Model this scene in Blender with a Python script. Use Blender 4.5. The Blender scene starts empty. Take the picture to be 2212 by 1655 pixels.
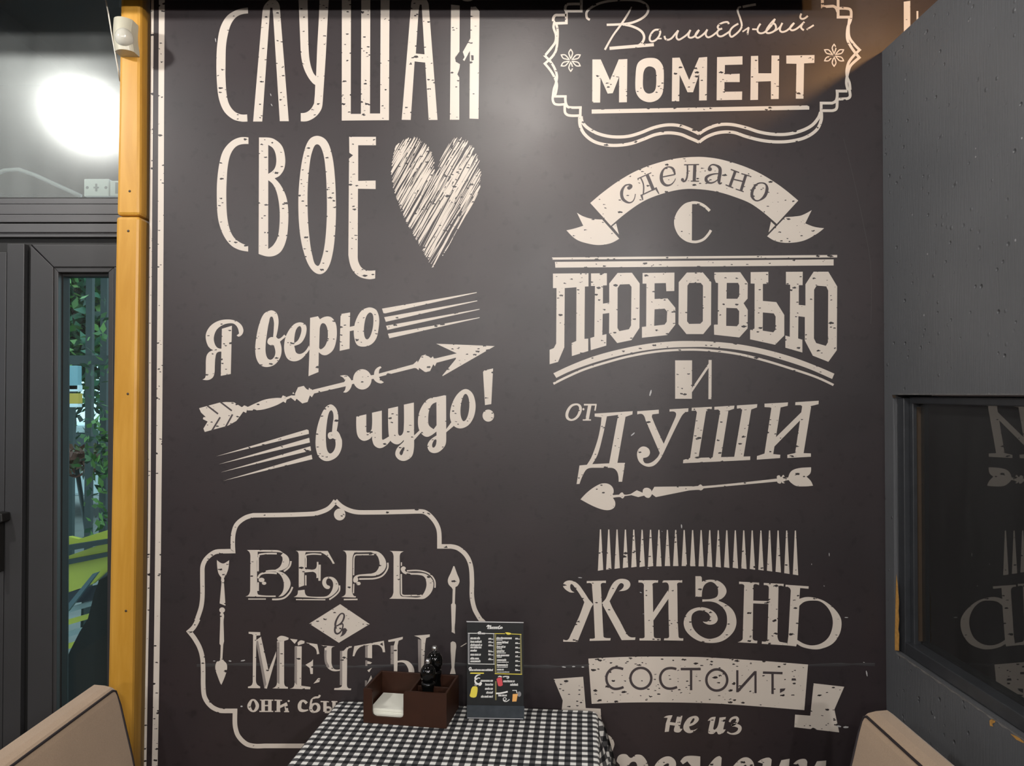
import bpy, bmesh, math, random
from mathutils import Vector, Matrix
from mathutils.geometry import tessellate_polygon

# ------------------------------------------------------------------ camera, world, exposure
F = 1660.0; CX = 1106.0; CY = 827.5; CAM = Vector((0.0, -2.0, 1.55))
PITCH = math.atan(22.5 / F)
scene = bpy.context.scene
C = scene.collection
cam_d = bpy.data.cameras.new('camera'); cam = bpy.data.objects.new('camera', cam_d); C.objects.link(cam)
cam.location = CAM; cam.rotation_euler = (math.pi / 2 + PITCH, 0, 0)
cam_d.sensor_width = 36.0; cam_d.lens = 36.0 * F / 2212.0; cam_d.clip_start = 0.02
scene.camera = cam
scene.view_settings.view_transform = 'Standard'; scene.view_settings.look = 'None'
scene.view_settings.gamma = 1.0; scene.view_settings.use_curve_mapping = False
scene.view_settings.exposure = -0.36
world = bpy.data.worlds.new('world'); scene.world = world; world.use_nodes = True
wb = world.node_tree.nodes['Background']
wb.inputs[0].default_value = (0.76, 0.87, 1.0, 1); wb.inputs[1].default_value = 2.6

# three room lamps, then five unseen ones added as fill: position, radius, radiance, colour, label  (built further down, in lamp())
LAMPS = [
    ((-1.72, -0.80, 2.67), 0.040, 1050, (1.0, 0.97, 0.93), 'white glass globe lamp hanging beside the door transom'),
    ((0.02, -1.02, 2.68), 0.040, 700, (1.0, 0.94, 0.87), 'white glass globe lamp hanging above the chequered table'),
    ((1.24, -0.75, 2.60), 0.035, 400, (1.0, 0.50, 0.17), 'amber glass globe lamp hanging behind the grey partition'),
    ((0.2, -3.3, 2.40), 0.060, 650, (1.0, 0.955, 0.92), 'unseen white globe lamp added as fill, low in the middle of the room'),
    ((-1.6, -3.0, 2.45), 0.060, 480, (1.0, 0.955, 0.92), 'unseen white globe lamp added as fill beside the side window'),
    ((1.5, -2.9, 2.40), 0.060, 650, (1.0, 0.955, 0.92), 'unseen white globe lamp added as fill beside the far side wall'),
    ((0.95, -4.2, 2.20), 0.060, 850, (1.0, 0.955, 0.92), 'unseen white globe lamp added as fill by the rear wall towards the far side'),
    ((-0.8, -4.2, 2.20), 0.060, 750, (1.0, 0.955, 0.92), 'unseen white globe lamp added as fill by the rear wall towards the side window'),
]

def ray(px, py):
    u = (px - CX) / F; v = (CY - py) / F
    c, s = math.cos(PITCH), math.sin(PITCH)
    return Vector((u, c - v * s, s + v * c))
def at(px, py, Y=0.0):                       # point of the vertical plane y = Y seen at that pixel
    d = ray(px, py); return CAM + d * ((Y - CAM.y) / d.y)
def atz(px, py, Z):
    d = ray(px, py); return CAM + d * ((Z - CAM.z) / d.z)
def onplane(px, py, p0, n):
    d = ray(px, py); return CAM + d * ((p0 - CAM).dot(n) / d.dot(n))

# ------------------------------------------------------------------ materials
def new_mat(name):
    m = bpy.data.materials.new(name); m.use_nodes = True
    return m, m.node_tree, m.node_tree.nodes['Principled BSDF']
def N(nt, t, **kw):
    n = nt.nodes.new(t)
    for k, v in kw.items():
        if k.startswith('i_'):
            n.inputs[int(k[2:])].default_value = v
        else: setattr(n, k, v)
    return n
def L(nt, a, b): nt.links.new(a, b)
def M(nt, op, a, b=None, c=None):
    n = nt.nodes.new('ShaderNodeMath'); n.operation = op
    for i, x in enumerate((a, b, c)):
        if x is None: continue
        if isinstance(x, (int, float)): n.inputs[i].default_value = x
        else: nt.links.new(x, n.inputs[i])
    return n.outputs[0]
def simple(name, col, rough=0.5, metal=0.0, spec=0.5, noise=0.0, nscale=30, bump=0.0, bscale=200, coat=0.0):
    m, nt, b = new_mat(name)
    b.inputs['Base Color'].default_value = (*col, 1); b.inputs['Roughness'].default_value = rough
    b.inputs['Metallic'].default_value = metal; b.inputs['Specular IOR Level'].default_value = spec
    b.inputs['Coat Weight'].default_value = coat
    tc = N(nt, 'ShaderNodeTexCoord')
    if noise:
        nz = N(nt, 'ShaderNodeTexNoise'); nz.inputs['Scale'].default_value = nscale; nz.inputs['Detail'].default_value = 4
        L(nt, tc.outputs['Object'], nz.inputs['Vector'])
        mx = N(nt, 'ShaderNodeMix', data_type='RGBA')
        mx.inputs[6].default_value = (*[c * (1 - noise) for c in col], 1); mx.inputs[7].default_value = (*[min(1, c * (1 + noise)) for c in col], 1)
        L(nt, nz.outputs[0], mx.inputs[0]); L(nt, mx.outputs[2], b.inputs['Base Color'])
    if bump:
        nz = N(nt, 'ShaderNodeTexNoise'); nz.inputs['Scale'].default_value = bscale; nz.inputs['Detail'].default_value = 3
        L(nt, tc.outputs['Object'], nz.inputs['Vector'])
        bp = N(nt, 'ShaderNodeBump'); bp.inputs['Strength'].default_value = bump; bp.inputs['Distance'].default_value = 0.002
        L(nt, nz.outputs[0], bp.inputs['Height']); L(nt, bp.outputs[0], b.inputs['Normal'])
    return m

WALL_DARK = (0.017, 0.0135, 0.015)
def wall_nodes(nt, b, base_socket=None):
    """gloss of the printed wall covering: fine vertical grain and cloudy roughness"""
    tc = N(nt, 'ShaderNodeTexCoord')
    nz = N(nt, 'ShaderNodeTexNoise'); nz.inputs['Scale'].default_value = 7; nz.inputs['Detail'].default_value = 5
    L(nt, tc.outputs['Object'], nz.inputs['Vector'])
    r = M(nt, 'MULTIPLY_ADD', nz.outputs[0], 0.12, 0.35)
    L(nt, r, b.inputs['Roughness'])
    mp = N(nt, 'ShaderNodeMapping'); mp.inputs['Scale'].default_value = (60, 60, 900); mp.inputs['Rotation'].default_value = (0, math.radians(12), 0)
    L(nt, tc.outputs['Object'], mp.inputs['Vector'])
    n2 = N(nt, 'ShaderNodeTexNoise'); n2.inputs['Scale'].default_value = 1.0; n2.inputs['Detail'].default_value = 2
    L(nt, mp.outputs[0], n2.inputs['Vector'])
    bp = N(nt, 'ShaderNodeBump'); bp.inputs['Strength'].default_value = 0.10; bp.inputs['Distance'].default_value = 0.0012
    L(nt, n2.outputs[0], bp.inputs['Height']); L(nt, bp.outputs[0], b.inputs['Normal'])
    b.inputs['Specular IOR Level'].default_value = 0.55
    return tc, nz
m_wall, nt, b = new_mat('mural_dark')
tc, nz = wall_nodes(nt, b)
n3 = N(nt, 'ShaderNodeTexNoise'); n3.inputs['Scale'].default_value = 38; n3.inputs['Detail'].default_value = 2
L(nt, tc.outputs['Object'], n3.inputs['Vector'])
rp = N(nt, 'ShaderNodeValToRGB'); rp.color_ramp.elements[0].position = 0.28; rp.color_ramp.elements[0].color = (0.62, 0.62, 0.62, 1)
rp.color_ramp.elements[1].position = 0.42; rp.color_ramp.elements[1].color = (1, 1, 1, 1)
L(nt, n3.outputs[0], rp.inputs[0])
n4 = N(nt, 'ShaderNodeTexNoise'); n4.inputs['Scale'].default_value = 4.0; n4.inputs['Detail'].default_value = 3
L(nt, tc.outputs['Object'], n4.inputs['Vector'])
mx = N(nt, 'ShaderNodeMix', data_type='RGBA'); mx.inputs[6].default_value = (0.0150, 0.0138, 0.0158, 1); mx.inputs[7].default_value = (0.0300, 0.0195, 0.0215, 1)
L(nt, n4.outputs[0], mx.inputs[0])
mm = N(nt, 'ShaderNodeMix', data_type='RGBA', blend_type='MULTIPLY'); mm.inputs[0].default_value = 1
L(nt, mx.outputs[2], mm.inputs[6]); L(nt, rp.outputs[0], mm.inputs[7]); L(nt, mm.outputs[2], b.inputs['Base Color'])

def print_mat(name, col, dens):
    """flat cream print with dark flaked-off chips"""
    m, nt, b = new_mat(name); tc, _ = wall_nodes(nt, b)
    total = None
    for (rot, sc, off, size) in ((55, 88, 0.0, 0.50), (-28, 135, 3.7, 0.46)):
        mp = N(nt, 'ShaderNodeMapping'); mp.inputs['Rotation'].default_value = (0, math.radians(rot), 0)
        mp.inputs['Location'].default_value = (off, 0, off); mp.inputs['Scale'].default_value = (sc * 0.62, 0, sc * 1.35)
        L(nt, tc.outputs['Object'], mp.inputs['Vector'])
        dn = N(nt, 'ShaderNodeTexNoise'); dn.inputs['Scale'].default_value = 320; dn.inputs['Detail'].default_value = 1
        L(nt, tc.outputs['Object'], dn.inputs['Vector'])
        ad = N(nt, 'ShaderNodeVectorMath', operation='MULTIPLY_ADD'); ad.inputs[1].default_value = (0.55, 0, 0.55)
        L(nt, dn.outputs['Color'], ad.inputs[0]); L(nt, mp.outputs[0], ad.inputs[2])
        vo = N(nt, 'ShaderNodeTexVoronoi'); vo.inputs['Scale'].default_value = 1.0
        L(nt, ad.outputs[0], vo.inputs['Vector'])
        sp = N(nt, 'ShaderNodeSeparateColor'); L(nt, vo.outputs['Color'], sp.inputs[0])
        thr = M(nt, 'MULTIPLY', M(nt, 'MAXIMUM', M(nt, 'SUBTRACT', sp.outputs[0], 1.0 - dens), 0.0), size / dens)
        hit = M(nt, 'LESS_THAN', vo.outputs['Distance'], M(nt, 'MULTIPLY', thr, 0.75))
        total = hit if total is None else M(nt, 'MAXIMUM', total, hit)
    nv = N(nt, 'ShaderNodeTexNoise'); nv.inputs['Scale'].default_value = 3
    L(nt, tc.outputs['Object'], nv.inputs['Vector'])
    cm = N(nt, 'ShaderNodeMix', data_type='RGBA'); cm.inputs[6].default_value = (*[c * 0.95 for c in col], 1); cm.inputs[7].default_value = (*[c * 1.04 for c in col], 1)
    L(nt, nv.outputs[0], cm.inputs[0])
    mx = N(nt, 'ShaderNodeMix', data_type='RGBA'); mx.inputs[7].default_value = (*WALL_DARK, 1)
    L(nt, total, mx.inputs[0]); L(nt, cm.outputs[2], mx.inputs[6]); L(nt, mx.outputs[2], b.inputs['Base Color'])
    return m
m_print = print_mat('mural_cream', (0.57, 0.515, 0.455), 0.25)
m_print_worn = print_mat('mural_cream_worn', (0.57, 0.515, 0.455), 0.36)
m_print_grey = print_mat('mural_grey_shadow', (0.25, 0.22, 0.205), 0.15)
m_print_dark = simple('mural_dark_letters', (0.050, 0.040, 0.043), 0.42)
m_scuff = simple('pale_scuff', (0.42, 0.42, 0.42), 0.5)

m_part, nt, b = new_mat('partition_paint')
tc = N(nt, 'ShaderNodeTexCoord')
flat = N(nt, 'ShaderNodeMapping'); flat.inputs['Scale'].default_value = (0, 1, 1); L(nt, tc.outputs['Object'], flat.inputs['Vector'])
nz = N(nt, 'ShaderNodeTexNoise'); nz.inputs['Scale'].default_value = 5; nz.inputs['Detail'].default_value = 6
L(nt, tc.outputs['Object'], nz.inputs['Vector'])
mx = N(nt, 'ShaderNodeMix', data_type='RGBA'); mx.inputs[6].default_value = (0.078, 0.083, 0.090, 1); mx.inputs[7].default_value = (0.112, 0.117, 0.126, 1)
L(nt, nz.outputs[0], mx.inputs[0])
v2 = N(nt, 'ShaderNodeTexVoronoi'); v2.inputs['Scale'].default_value = 22; L(nt, flat.outputs[0], v2.inputs['Vector'])
s2 = N(nt, 'ShaderNodeSeparateColor'); L(nt, v2.outputs['Color'], s2.inputs[0])
fl = M(nt, 'LESS_THAN', v2.outputs['Distance'], M(nt, 'MULTIPLY', M(nt, 'MAXIMUM', M(nt, 'SUBTRACT', s2.outputs[0], 0.90), 0.0), 0.6))
fm = N(nt, 'ShaderNodeMix', data_type='RGBA'); fm.inputs[7].default_value = (0.30, 0.30, 0.31, 1)
L(nt, fl, fm.inputs[0]); L(nt, mx.outputs[2], fm.inputs[6]); L(nt, fm.outputs[2], b.inputs['Base Color'])
L(nt, M(nt, 'MULTIPLY_ADD', nz.outputs[0], 0.25, 0.30), b.inputs['Roughness'])
vo = N(nt, 'ShaderNodeTexVoronoi'); vo.inputs['Scale'].default_value = 55
L(nt, flat.outputs[0], vo.inputs['Vector'])
sp = N(nt, 'ShaderNodeSeparateColor'); L(nt, vo.outputs['Color'], sp.inputs[0])
pit = M(nt, 'MULTIPLY', M(nt, 'MAXIMUM', M(nt, 'SUBTRACT', M(nt, 'MULTIPLY', M(nt, 'MAXIMUM', M(nt, 'SUBTRACT', sp.outputs[0], 0.66), 0.0), 0.9), vo.outputs['Distance']), 0.0), M(nt, 'MULTIPLY', M(nt, 'SUBTRACT', sp.outputs[1], 0.62), 6.0))
mp = N(nt, 'ShaderNodeMapping'); mp.inputs['Scale'].default_value = (260, 260, 14)
L(nt, tc.outputs['Object'], mp.inputs['Vector'])
gr = N(nt, 'ShaderNodeTexNoise'); gr.inputs['Scale'].default_value = 1; gr.inputs['Detail'].default_value = 3
L(nt, mp.outputs[0], gr.inputs['Vector'])
h = M(nt, 'ADD', M(nt, 'MULTIPLY', gr.outputs[0], 0.28), M(nt, 'MULTIPLY', pit, 2.2))
bp = N(nt, 'ShaderNodeBump'); bp.inputs['Strength'].default_value = 0.8; bp.inputs['Distance'].default_value = 0.003
L(nt, h, bp.inputs['Height']); L(nt, bp.outputs[0], b.inputs['Normal'])

m_wood, nt, b = new_mat('varnished_post_wood')
tc = N(nt, 'ShaderNodeTexCoord')
mp = N(nt, 'ShaderNodeMapping'); mp.inputs['Scale'].default_value = (26, 26, 2.6)
L(nt, tc.outputs['Object'], mp.inputs['Vector'])
nz = N(nt, 'ShaderNodeTexNoise'); nz.inputs['Scale'].default_value = 1; nz.inputs['Detail'].default_value = 4; nz.inputs['Distortion'].default_value = 1.6
L(nt, mp.outputs[0], nz.inputs['Vector'])
rp = N(nt, 'ShaderNodeValToRGB'); rp.color_ramp.elements[0].position = 0.3; rp.color_ramp.elements[0].color = (0.46, 0.225, 0.022, 1)
rp.color_ramp.elements[1].position = 0.75; rp.color_ramp.elements[1].color = (0.58, 0.31, 0.05, 1)
L(nt, nz.outputs[0], rp.inputs[0]); L(nt, rp.outputs[0], b.inputs['Base Color']); b.inputs['Roughness'].default_value = 0.38

def fabric(name, col):
    m, nt, b = new_mat(name); tc = N(nt, 'ShaderNodeTexCoord')
    nz = N(nt, 'ShaderNodeTexNoise'); nz.inputs['Scale'].default_value = 420; nz.inputs['Detail'].default_value = 2
    L(nt, tc.outputs['Object'], nz.inputs['Vector'])
    n2 = N(nt, 'ShaderNodeTexNoise'); n2.inputs['Scale'].default_value = 9; n2.inputs['Detail'].default_value = 4
    L(nt, tc.outputs['Object'], n2.inputs['Vector'])
    f = M(nt, 'ADD', M(nt, 'MULTIPLY', nz.outputs[0], 0.6), M(nt, 'MULTIPLY', n2.outputs[0], 0.4))
    mx = N(nt, 'ShaderNodeMix', data_type='RGBA'); mx.inputs[6].default_value = (*[c * 0.75 for c in col], 1); mx.inputs[7].default_value = (*[c * 1.25 for c in col], 1)
    L(nt, f, mx.inputs[0]); L(nt, mx.outputs[2], b.inputs['Base Color'])
    b.inputs['Roughness'].default_value = 0.85; b.inputs['Sheen Weight'].default_value = 0.25; b.inputs['Specular IOR Level'].default_value = 0.2
    bp = N(nt, 'ShaderNodeBump'); bp.inputs['Strength'].default_value = 0.3; bp.inputs['Distance'].default_value = 0.001
    L(nt, nz.outputs[0], bp.inputs['Height']); L(nt, bp.outputs[0], b.inputs['Normal'])
    return m
m_fabric = fabric('beige_upholstery', (0.40, 0.29, 0.20))
m_piping = simple('dark_piping', (0.02, 0.015, 0.018), 0.6)

m_ging, nt, b = new_mat('gingham_cloth')
uv = N(nt, 'ShaderNodeUVMap'); se = N(nt, 'ShaderNodeSeparateXYZ'); L(nt, uv.outputs[0], se.inputs[0])
def stripe(sock):
    fr = M(nt, 'FRACT', M(nt, 'ADD', M(nt, 'DIVIDE', sock, 0.0251), 100.0))
    tri = M(nt, 'ABSOLUTE', M(nt, 'SUBTRACT', fr, 0.5))                 # 0.5 .. 0 .. 0.5
    return M(nt, 'MINIMUM', M(nt, 'MAXIMUM', M(nt, 'MULTIPLY', M(nt, 'SUBTRACT', tri, 0.235), 30.0), 0.0), 1.0)
sx, sy = stripe(se.outputs[0]), stripe(se.outputs[1])
s = M(nt, 'MULTIPLY', M(nt, 'ADD', sx, sy), 0.5)
rp = N(nt, 'ShaderNodeValToRGB'); e = rp.color_ramp.elements
e[0].position = 0.0; e[0].color = (0.012, 0.013, 0.016, 1); e[1].position = 1.0; e[1].color = (0.80, 0.80, 0.77, 1)
k = e.new(0.5); k.color = (0.085, 0.085, 0.088, 1)
L(nt, s, rp.inputs[0]); L(nt, rp.outputs[0], b.inputs['Base Color']); b.inputs['Roughness'].default_value = 0.8; b.inputs['Specular IOR Level'].default_value = 0.25
wv = N(nt, 'ShaderNodeTexNoise'); wv.inputs['Scale'].default_value = 900; L(nt, uv.outputs[0], wv.inputs['Vector'])
bp = N(nt, 'ShaderNodeBump'); bp.inputs['Strength'].default_value = 0.25; bp.inputs['Distance'].default_value = 0.0006
L(nt, wv.outputs[0], bp.inputs['Height']); L(nt, bp.outputs[0], b.inputs['Normal'])

def glass_mat(name, dust, tint=(0.92, 0.97, 0.95), ior=1.5, boost=1.0, haze=0.0, streak=True):
    m, nt, b = new_mat(name); nt.nodes.remove(b)
    out = nt.nodes['Material Output']
    tr = N(nt, 'ShaderNodeBsdfTransparent'); tr.inputs[0].default_value = (*tint, 1)
    gl = N(nt, 'ShaderNodeBsdfGlossy'); gl.inputs['Roughness'].default_value = 0.015
    hz = N(nt, 'ShaderNodeBsdfGlossy'); hz.inputs['Roughness'].default_value = 0.20
    gm = N(nt, 'ShaderNodeMixShader'); gm.inputs[0].default_value = haze
    L(nt, gl.outputs[0], gm.inputs[1]); L(nt, hz.outputs[0], gm.inputs[2])
    fr = N(nt, 'ShaderNodeFresnel'); fr.inputs['IOR'].default_value = ior
    m1 = N(nt, 'ShaderNodeMixShader'); L(nt, M(nt, 'MINIMUM', M(nt, 'MULTIPLY', fr.outputs[0], boost), 1.0), m1.inputs[0])
    L(nt, tr.outputs[0], m1.inputs[1]); L(nt, gm.outputs[0], m1.inputs[2])
    df = N(nt, 'ShaderNodeBsdfDiffuse'); df.inputs[0].default_value = (0.55, 0.57, 0.57, 1)
    tc = N(nt, 'ShaderNodeTexCoord'); mp = N(nt, 'ShaderNodeMapping'); mp.inputs['Scale'].default_value = (9, 9, 1.5)
    L(nt, tc.outputs['Object'], mp.inputs['Vector'])
    nz = N(nt, 'ShaderNodeTexNoise'); nz.inputs['Scale'].default_value = 1.6; nz.inputs['Detail'].default_value = 5
    L(nt, mp.outputs[0], nz.inputs['Vector'])
    d = M(nt, 'MULTIPLY', M(nt, 'MULTIPLY_ADD', nz.outputs[0], 1.4, 0.3), dust)
    m2 = N(nt, 'ShaderNodeMixShader'); L(nt, d, m2.inputs[0]); L(nt, m1.outputs[0], m2.inputs[1]); L(nt, df.outputs[0], m2.inputs[2])
    L(nt, m2.outputs[0], out.inputs[0])
    return m
m_glass_transom = glass_mat('dusty_transom_glass', 0.13, boost=2.4, haze=0.7)
m_glass_door = glass_mat('door_glass', 0.006, tint=(0.74, 0.88, 0.86))
m_glass_part = glass_mat('dark_partition_glass', 0.03, tint=(0.2, 0.2, 0.2), boost=1.9)
m_pvc = simple('grey_window_profile', (0.078, 0.078, 0.082), 0.38, noise=0.12, nscale=6)
m_pvc_shade = simple('shaded_door_profile', (0.040, 0.040, 0.042), 0.38, noise=0.12, nscale=6)  # window profile darkened to put the door's deeper shade into its colour
m_black = simple('black_gasket', (0.006, 0.006, 0.006), 0.6)
m_ceil = simple('black_ceiling', (0.012, 0.012, 0.012), 0.8)
m_floor = simple('brown_floor', (0.10, 0.07, 0.05), 0.5, noise=0.3, nscale=8)
m_room = simple('dark_room_wall', (0.06, 0.055, 0.05), 0.8)
m_plastic = simple('ivory_plastic', (0.46, 0.44, 0.35), 0.35)
m_lens = simple('milky_sensor_lens', (0.50, 0.49, 0.43), 0.15)
m_red = simple('red_led', (0.6, 0.02, 0.02), 0.3)
m_cable = simple('white_cable', (0.65, 0.62, 0.55), 0.4)
m_box = simple('dark_stained_box_wood', (0.034, 0.0125, 0.0065), 0.5, spec=0.25, noise=0.3, nscale=25)
m_napkin = simple('white_paper_napkin', (0.78, 0.78, 0.70), 0.9, bump=0.3, bscale=300)
m_napkin2 = simple('cream_paper_napkin', (0.74, 0.69, 0.50), 0.9, bump=0.3, bscale=300)
m_mill = simple('black_lacquer', (0.003, 0.003, 0.003), 0.10, spec=0.4)
m_metal = simple('polished_metal', (0.75, 0.75, 0.76), 0.2, metal=1.0)
m_table = simple('table_wood', (0.12, 0.06, 0.03), 0.5, noise=0.3, nscale=12)
m_card = simple('black_menu_card', (0.006, 0.007, 0.008), 0.5, spec=0.25, noise=0.5, nscale=60)
m_acryl = simple('smoky_acrylic', (0.035, 0.042, 0.05), 0.18, noise=0.4, nscale=40)
m_edge = simple('acrylic_edge', (0.42, 0.42, 0.43), 0.25)
m_white = simple('white_ink', (0.70, 0.70, 0.68), 0.5)
m_grey = simple('grey_ink', (0.20, 0.20, 0.21), 0.5)
m_yel = simple('yellow_ink', (0.66, 0.55, 0.05), 0.5)
m_olive = simple('olive_ink', (0.17, 0.15, 0.045), 0.5)
m_redi = simple('red_ink', (0.55, 0.045, 0.06), 0.5)
m_org = simple('orange_ink', (0.72, 0.36, 0.09), 0.5)
m_chip = simple('bare_chipboard', (0.50, 0.26, 0.06), 0.8, noise=0.5, nscale=120)
m_oldwood = simple('brown_frame_edge', (0.045, 0.030, 0.018), 0.5, noise=0.3, nscale=40)
m_paleedge = simple('worn_paint_edge', (0.16, 0.155, 0.15), 0.6, noise=0.5, nscale=70)

# ------------------------------------------------------------------ mesh helpers
def obj(name, verts, faces, mat, parent=None, smooth=False, uvs=None):
    me = bpy.data.meshes.new(name); me.from_pydata([tuple(v) for v in verts], [], faces); me.update()
    if mat: me.materials.append(mat)
    o = bpy.data.objects.new(name, me); C.objects.link(o)
    if parent: o.parent = parent
    if smooth:
        for p in me.polygons: p.use_smooth = True
    return o
def from_bm(name, bm, mat, parent=None, smooth=False):
    me = bpy.data.meshes.new(name); bmesh.ops.recalc_face_normals(bm, faces=bm.faces); bm.to_mesh(me); bm.free()
    if mat: me.materials.append(mat)
    o = bpy.data.objects.new(name, me); C.objects.link(o)
    if parent: o.parent = parent
    if smooth:
        for p in me.polygons: p.use_smooth = True
    return o
def tag(o, label=None, cat=None, group=None, kind=None):
    if label: o['label'] = label
    if cat: o['category'] = cat
    if group: o['group'] = group
    if kind: o['kind'] = kind
    return o
def empty(name, loc=(0, 0, 0), rz=0.0):
    o = bpy.data.objects.new(name, None); C.objects.link(o); o.location = loc; o.rotation_euler = (0, 0, rz); return o
def bm_box(bm, x0, x1, y0, y1, z0, z1, bev=0.0, seg=2):
    r = bmesh.ops.create_cube(bm, size=1.0)
    for v in r['verts']:
        v.co = Vector(((x0 + x1) / 2 + v.co.x * (x1 - x0), (y0 + y1) / 2 + v.co.y * (y1 - y0), (z0 + z1) / 2 + v.co.z * (z1 - z0)))
    if bev:
        es = {e for v in r['verts'] for e in v.link_edges}
        bmesh.ops.bevel(bm, geom=list(es), offset=bev, segments=seg, affect='EDGES', profile=0.5)
def box(name, x0, x1, y0, y1, z0, z1, mat, parent=None, bev=0.0, seg=2):
    bm = bmesh.new(); bm_box(bm, x0, x1, y0, y1, z0, z1, bev, seg); return from_bm(name, bm, mat, parent)
def prism(name, pts, Y0, Y1, mat, parent=None, bev=0.0):
    """pts: world (x,z) outline at the front, extruded from y=Y0 to y=Y1"""
    bm = bmesh.new(); f = [bm.verts.new((x, Y0, z)) for x, z in pts]; face = bm.faces.new(f)
    r = bmesh.ops.extrude_face_region(bm, geom=[face])
    for v in r['geom']:
        if isinstance(v, bmesh.types.BMVert): v.co.y = Y1
    if bev: bmesh.ops.bevel(bm, geom=list(bm.edges), offset=bev, segments=2, affect='EDGES', profile=0.5)
    return from_bm(name, bm, mat, parent)
def pxprism(name, px, Y0, Y1, mat, parent=None, bev=0.0):
    return prism(name, [(p.x, p.z) for p in (at(x, y, Y0) for x, y in px)], Y0, Y1, mat, parent, bev)
def tube(name, pts, r, mat, parent=None, n=8):
    bm = bmesh.new(); rings = []
    for i, p in enumerate(pts):
        d = (pts[min(i + 1, len(pts) - 1)] - pts[max(i - 1, 0)]).normalized()
        a = d.orthogonal().normalized() if i == 0 else (rings[-1][1] - d * rings[-1][1].dot(d)).normalized()
        b2 = d.cross(a)
        rings.append(([bm.verts.new(p + (a * math.cos(t) + b2 * math.sin(t)) * r) for t in [2 * math.pi * k / n for k in range(n)]], a))
    for (r0, _), (r1, _) in zip(rings, rings[1:]):
        for k in range(n): bm.faces.new((r0[k], r0[(k + 1) % n], r1[(k + 1) % n], r1[k]))
    bm.faces.new(rings[0][0]); bm.faces.new(rings[-1][0])
    return from_bm(name, bm, mat, parent, True)
def lathe(name, prof, loc, mat, parent=None, n=32):
    bm = bmesh.new(); rings = []
    for r, z in prof:
        rings.append([bm.verts.new((loc[0] + r * math.cos(2 * math.pi * k / n), loc[1] + r * math.sin(2 * math.pi * k / n), loc[2] + z)) for k in range(n)])
    for r0, r1 in zip(rings, rings[1:]):
        for k in range(n): bm.faces.new((r0[k], r0[(k + 1) % n], r1[(k + 1) % n], r1[k]))
    bm.faces.new(rings[0]); bm.faces.new(rings[-1])
    return from_bm(name, bm, mat, parent, True)

# ------------------------------------------------------------------ outline and stroke helpers for flat print
def parse(s):
    out = []
    for t in s.split():
        sm = t[0] == 's'
        x, y = (t[1:] if sm else t).split(',')
        out.append((Vector((float(x), float(y))), sm))
    return out
def curve(pts, closed, n=7):
    """straight between corners; smooth points (s) are rounded"""
    m = len(pts); res = []; params = []
    def tan(i):
        p, sm = pts[i]
        if not sm: return None
        if not closed and (i == 0 or i == m - 1): return None
        d = pts[(i + 1) % m][0] - pts[(i - 1) % m][0]
        return d.normalized() if d.length > 1e-6 else None
    for i in range(m if closed else m - 1):
        j = (i + 1) % m; a, b = pts[i][0], pts[j][0]
        ta, tb = tan(i), tan(j)
        if ta is None and tb is None:
            res.append(a); params.append(i); continue
        ln = (b - a).length / 3.0
        if ta is not None and tb is not None: c1, c2 = a + ta * ln, b - tb * ln
        elif ta is not None: c1 = a + ta * ln; c2 = b + (c1 - b) * 0.5
        else: c2 = b - tb * ln; c1 = a + (c2 - a) * 0.5
        for k in range(n):
            t = k / n; u = 1 - t
            res.append(a * u ** 3 + c1 * 3 * u * u * t + c2 * 3 * u * t * t + b * t ** 3); params.append(i + t)
    if not closed: res.append(pts[-1][0]); params.append(m - 1)
    return res, params
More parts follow.
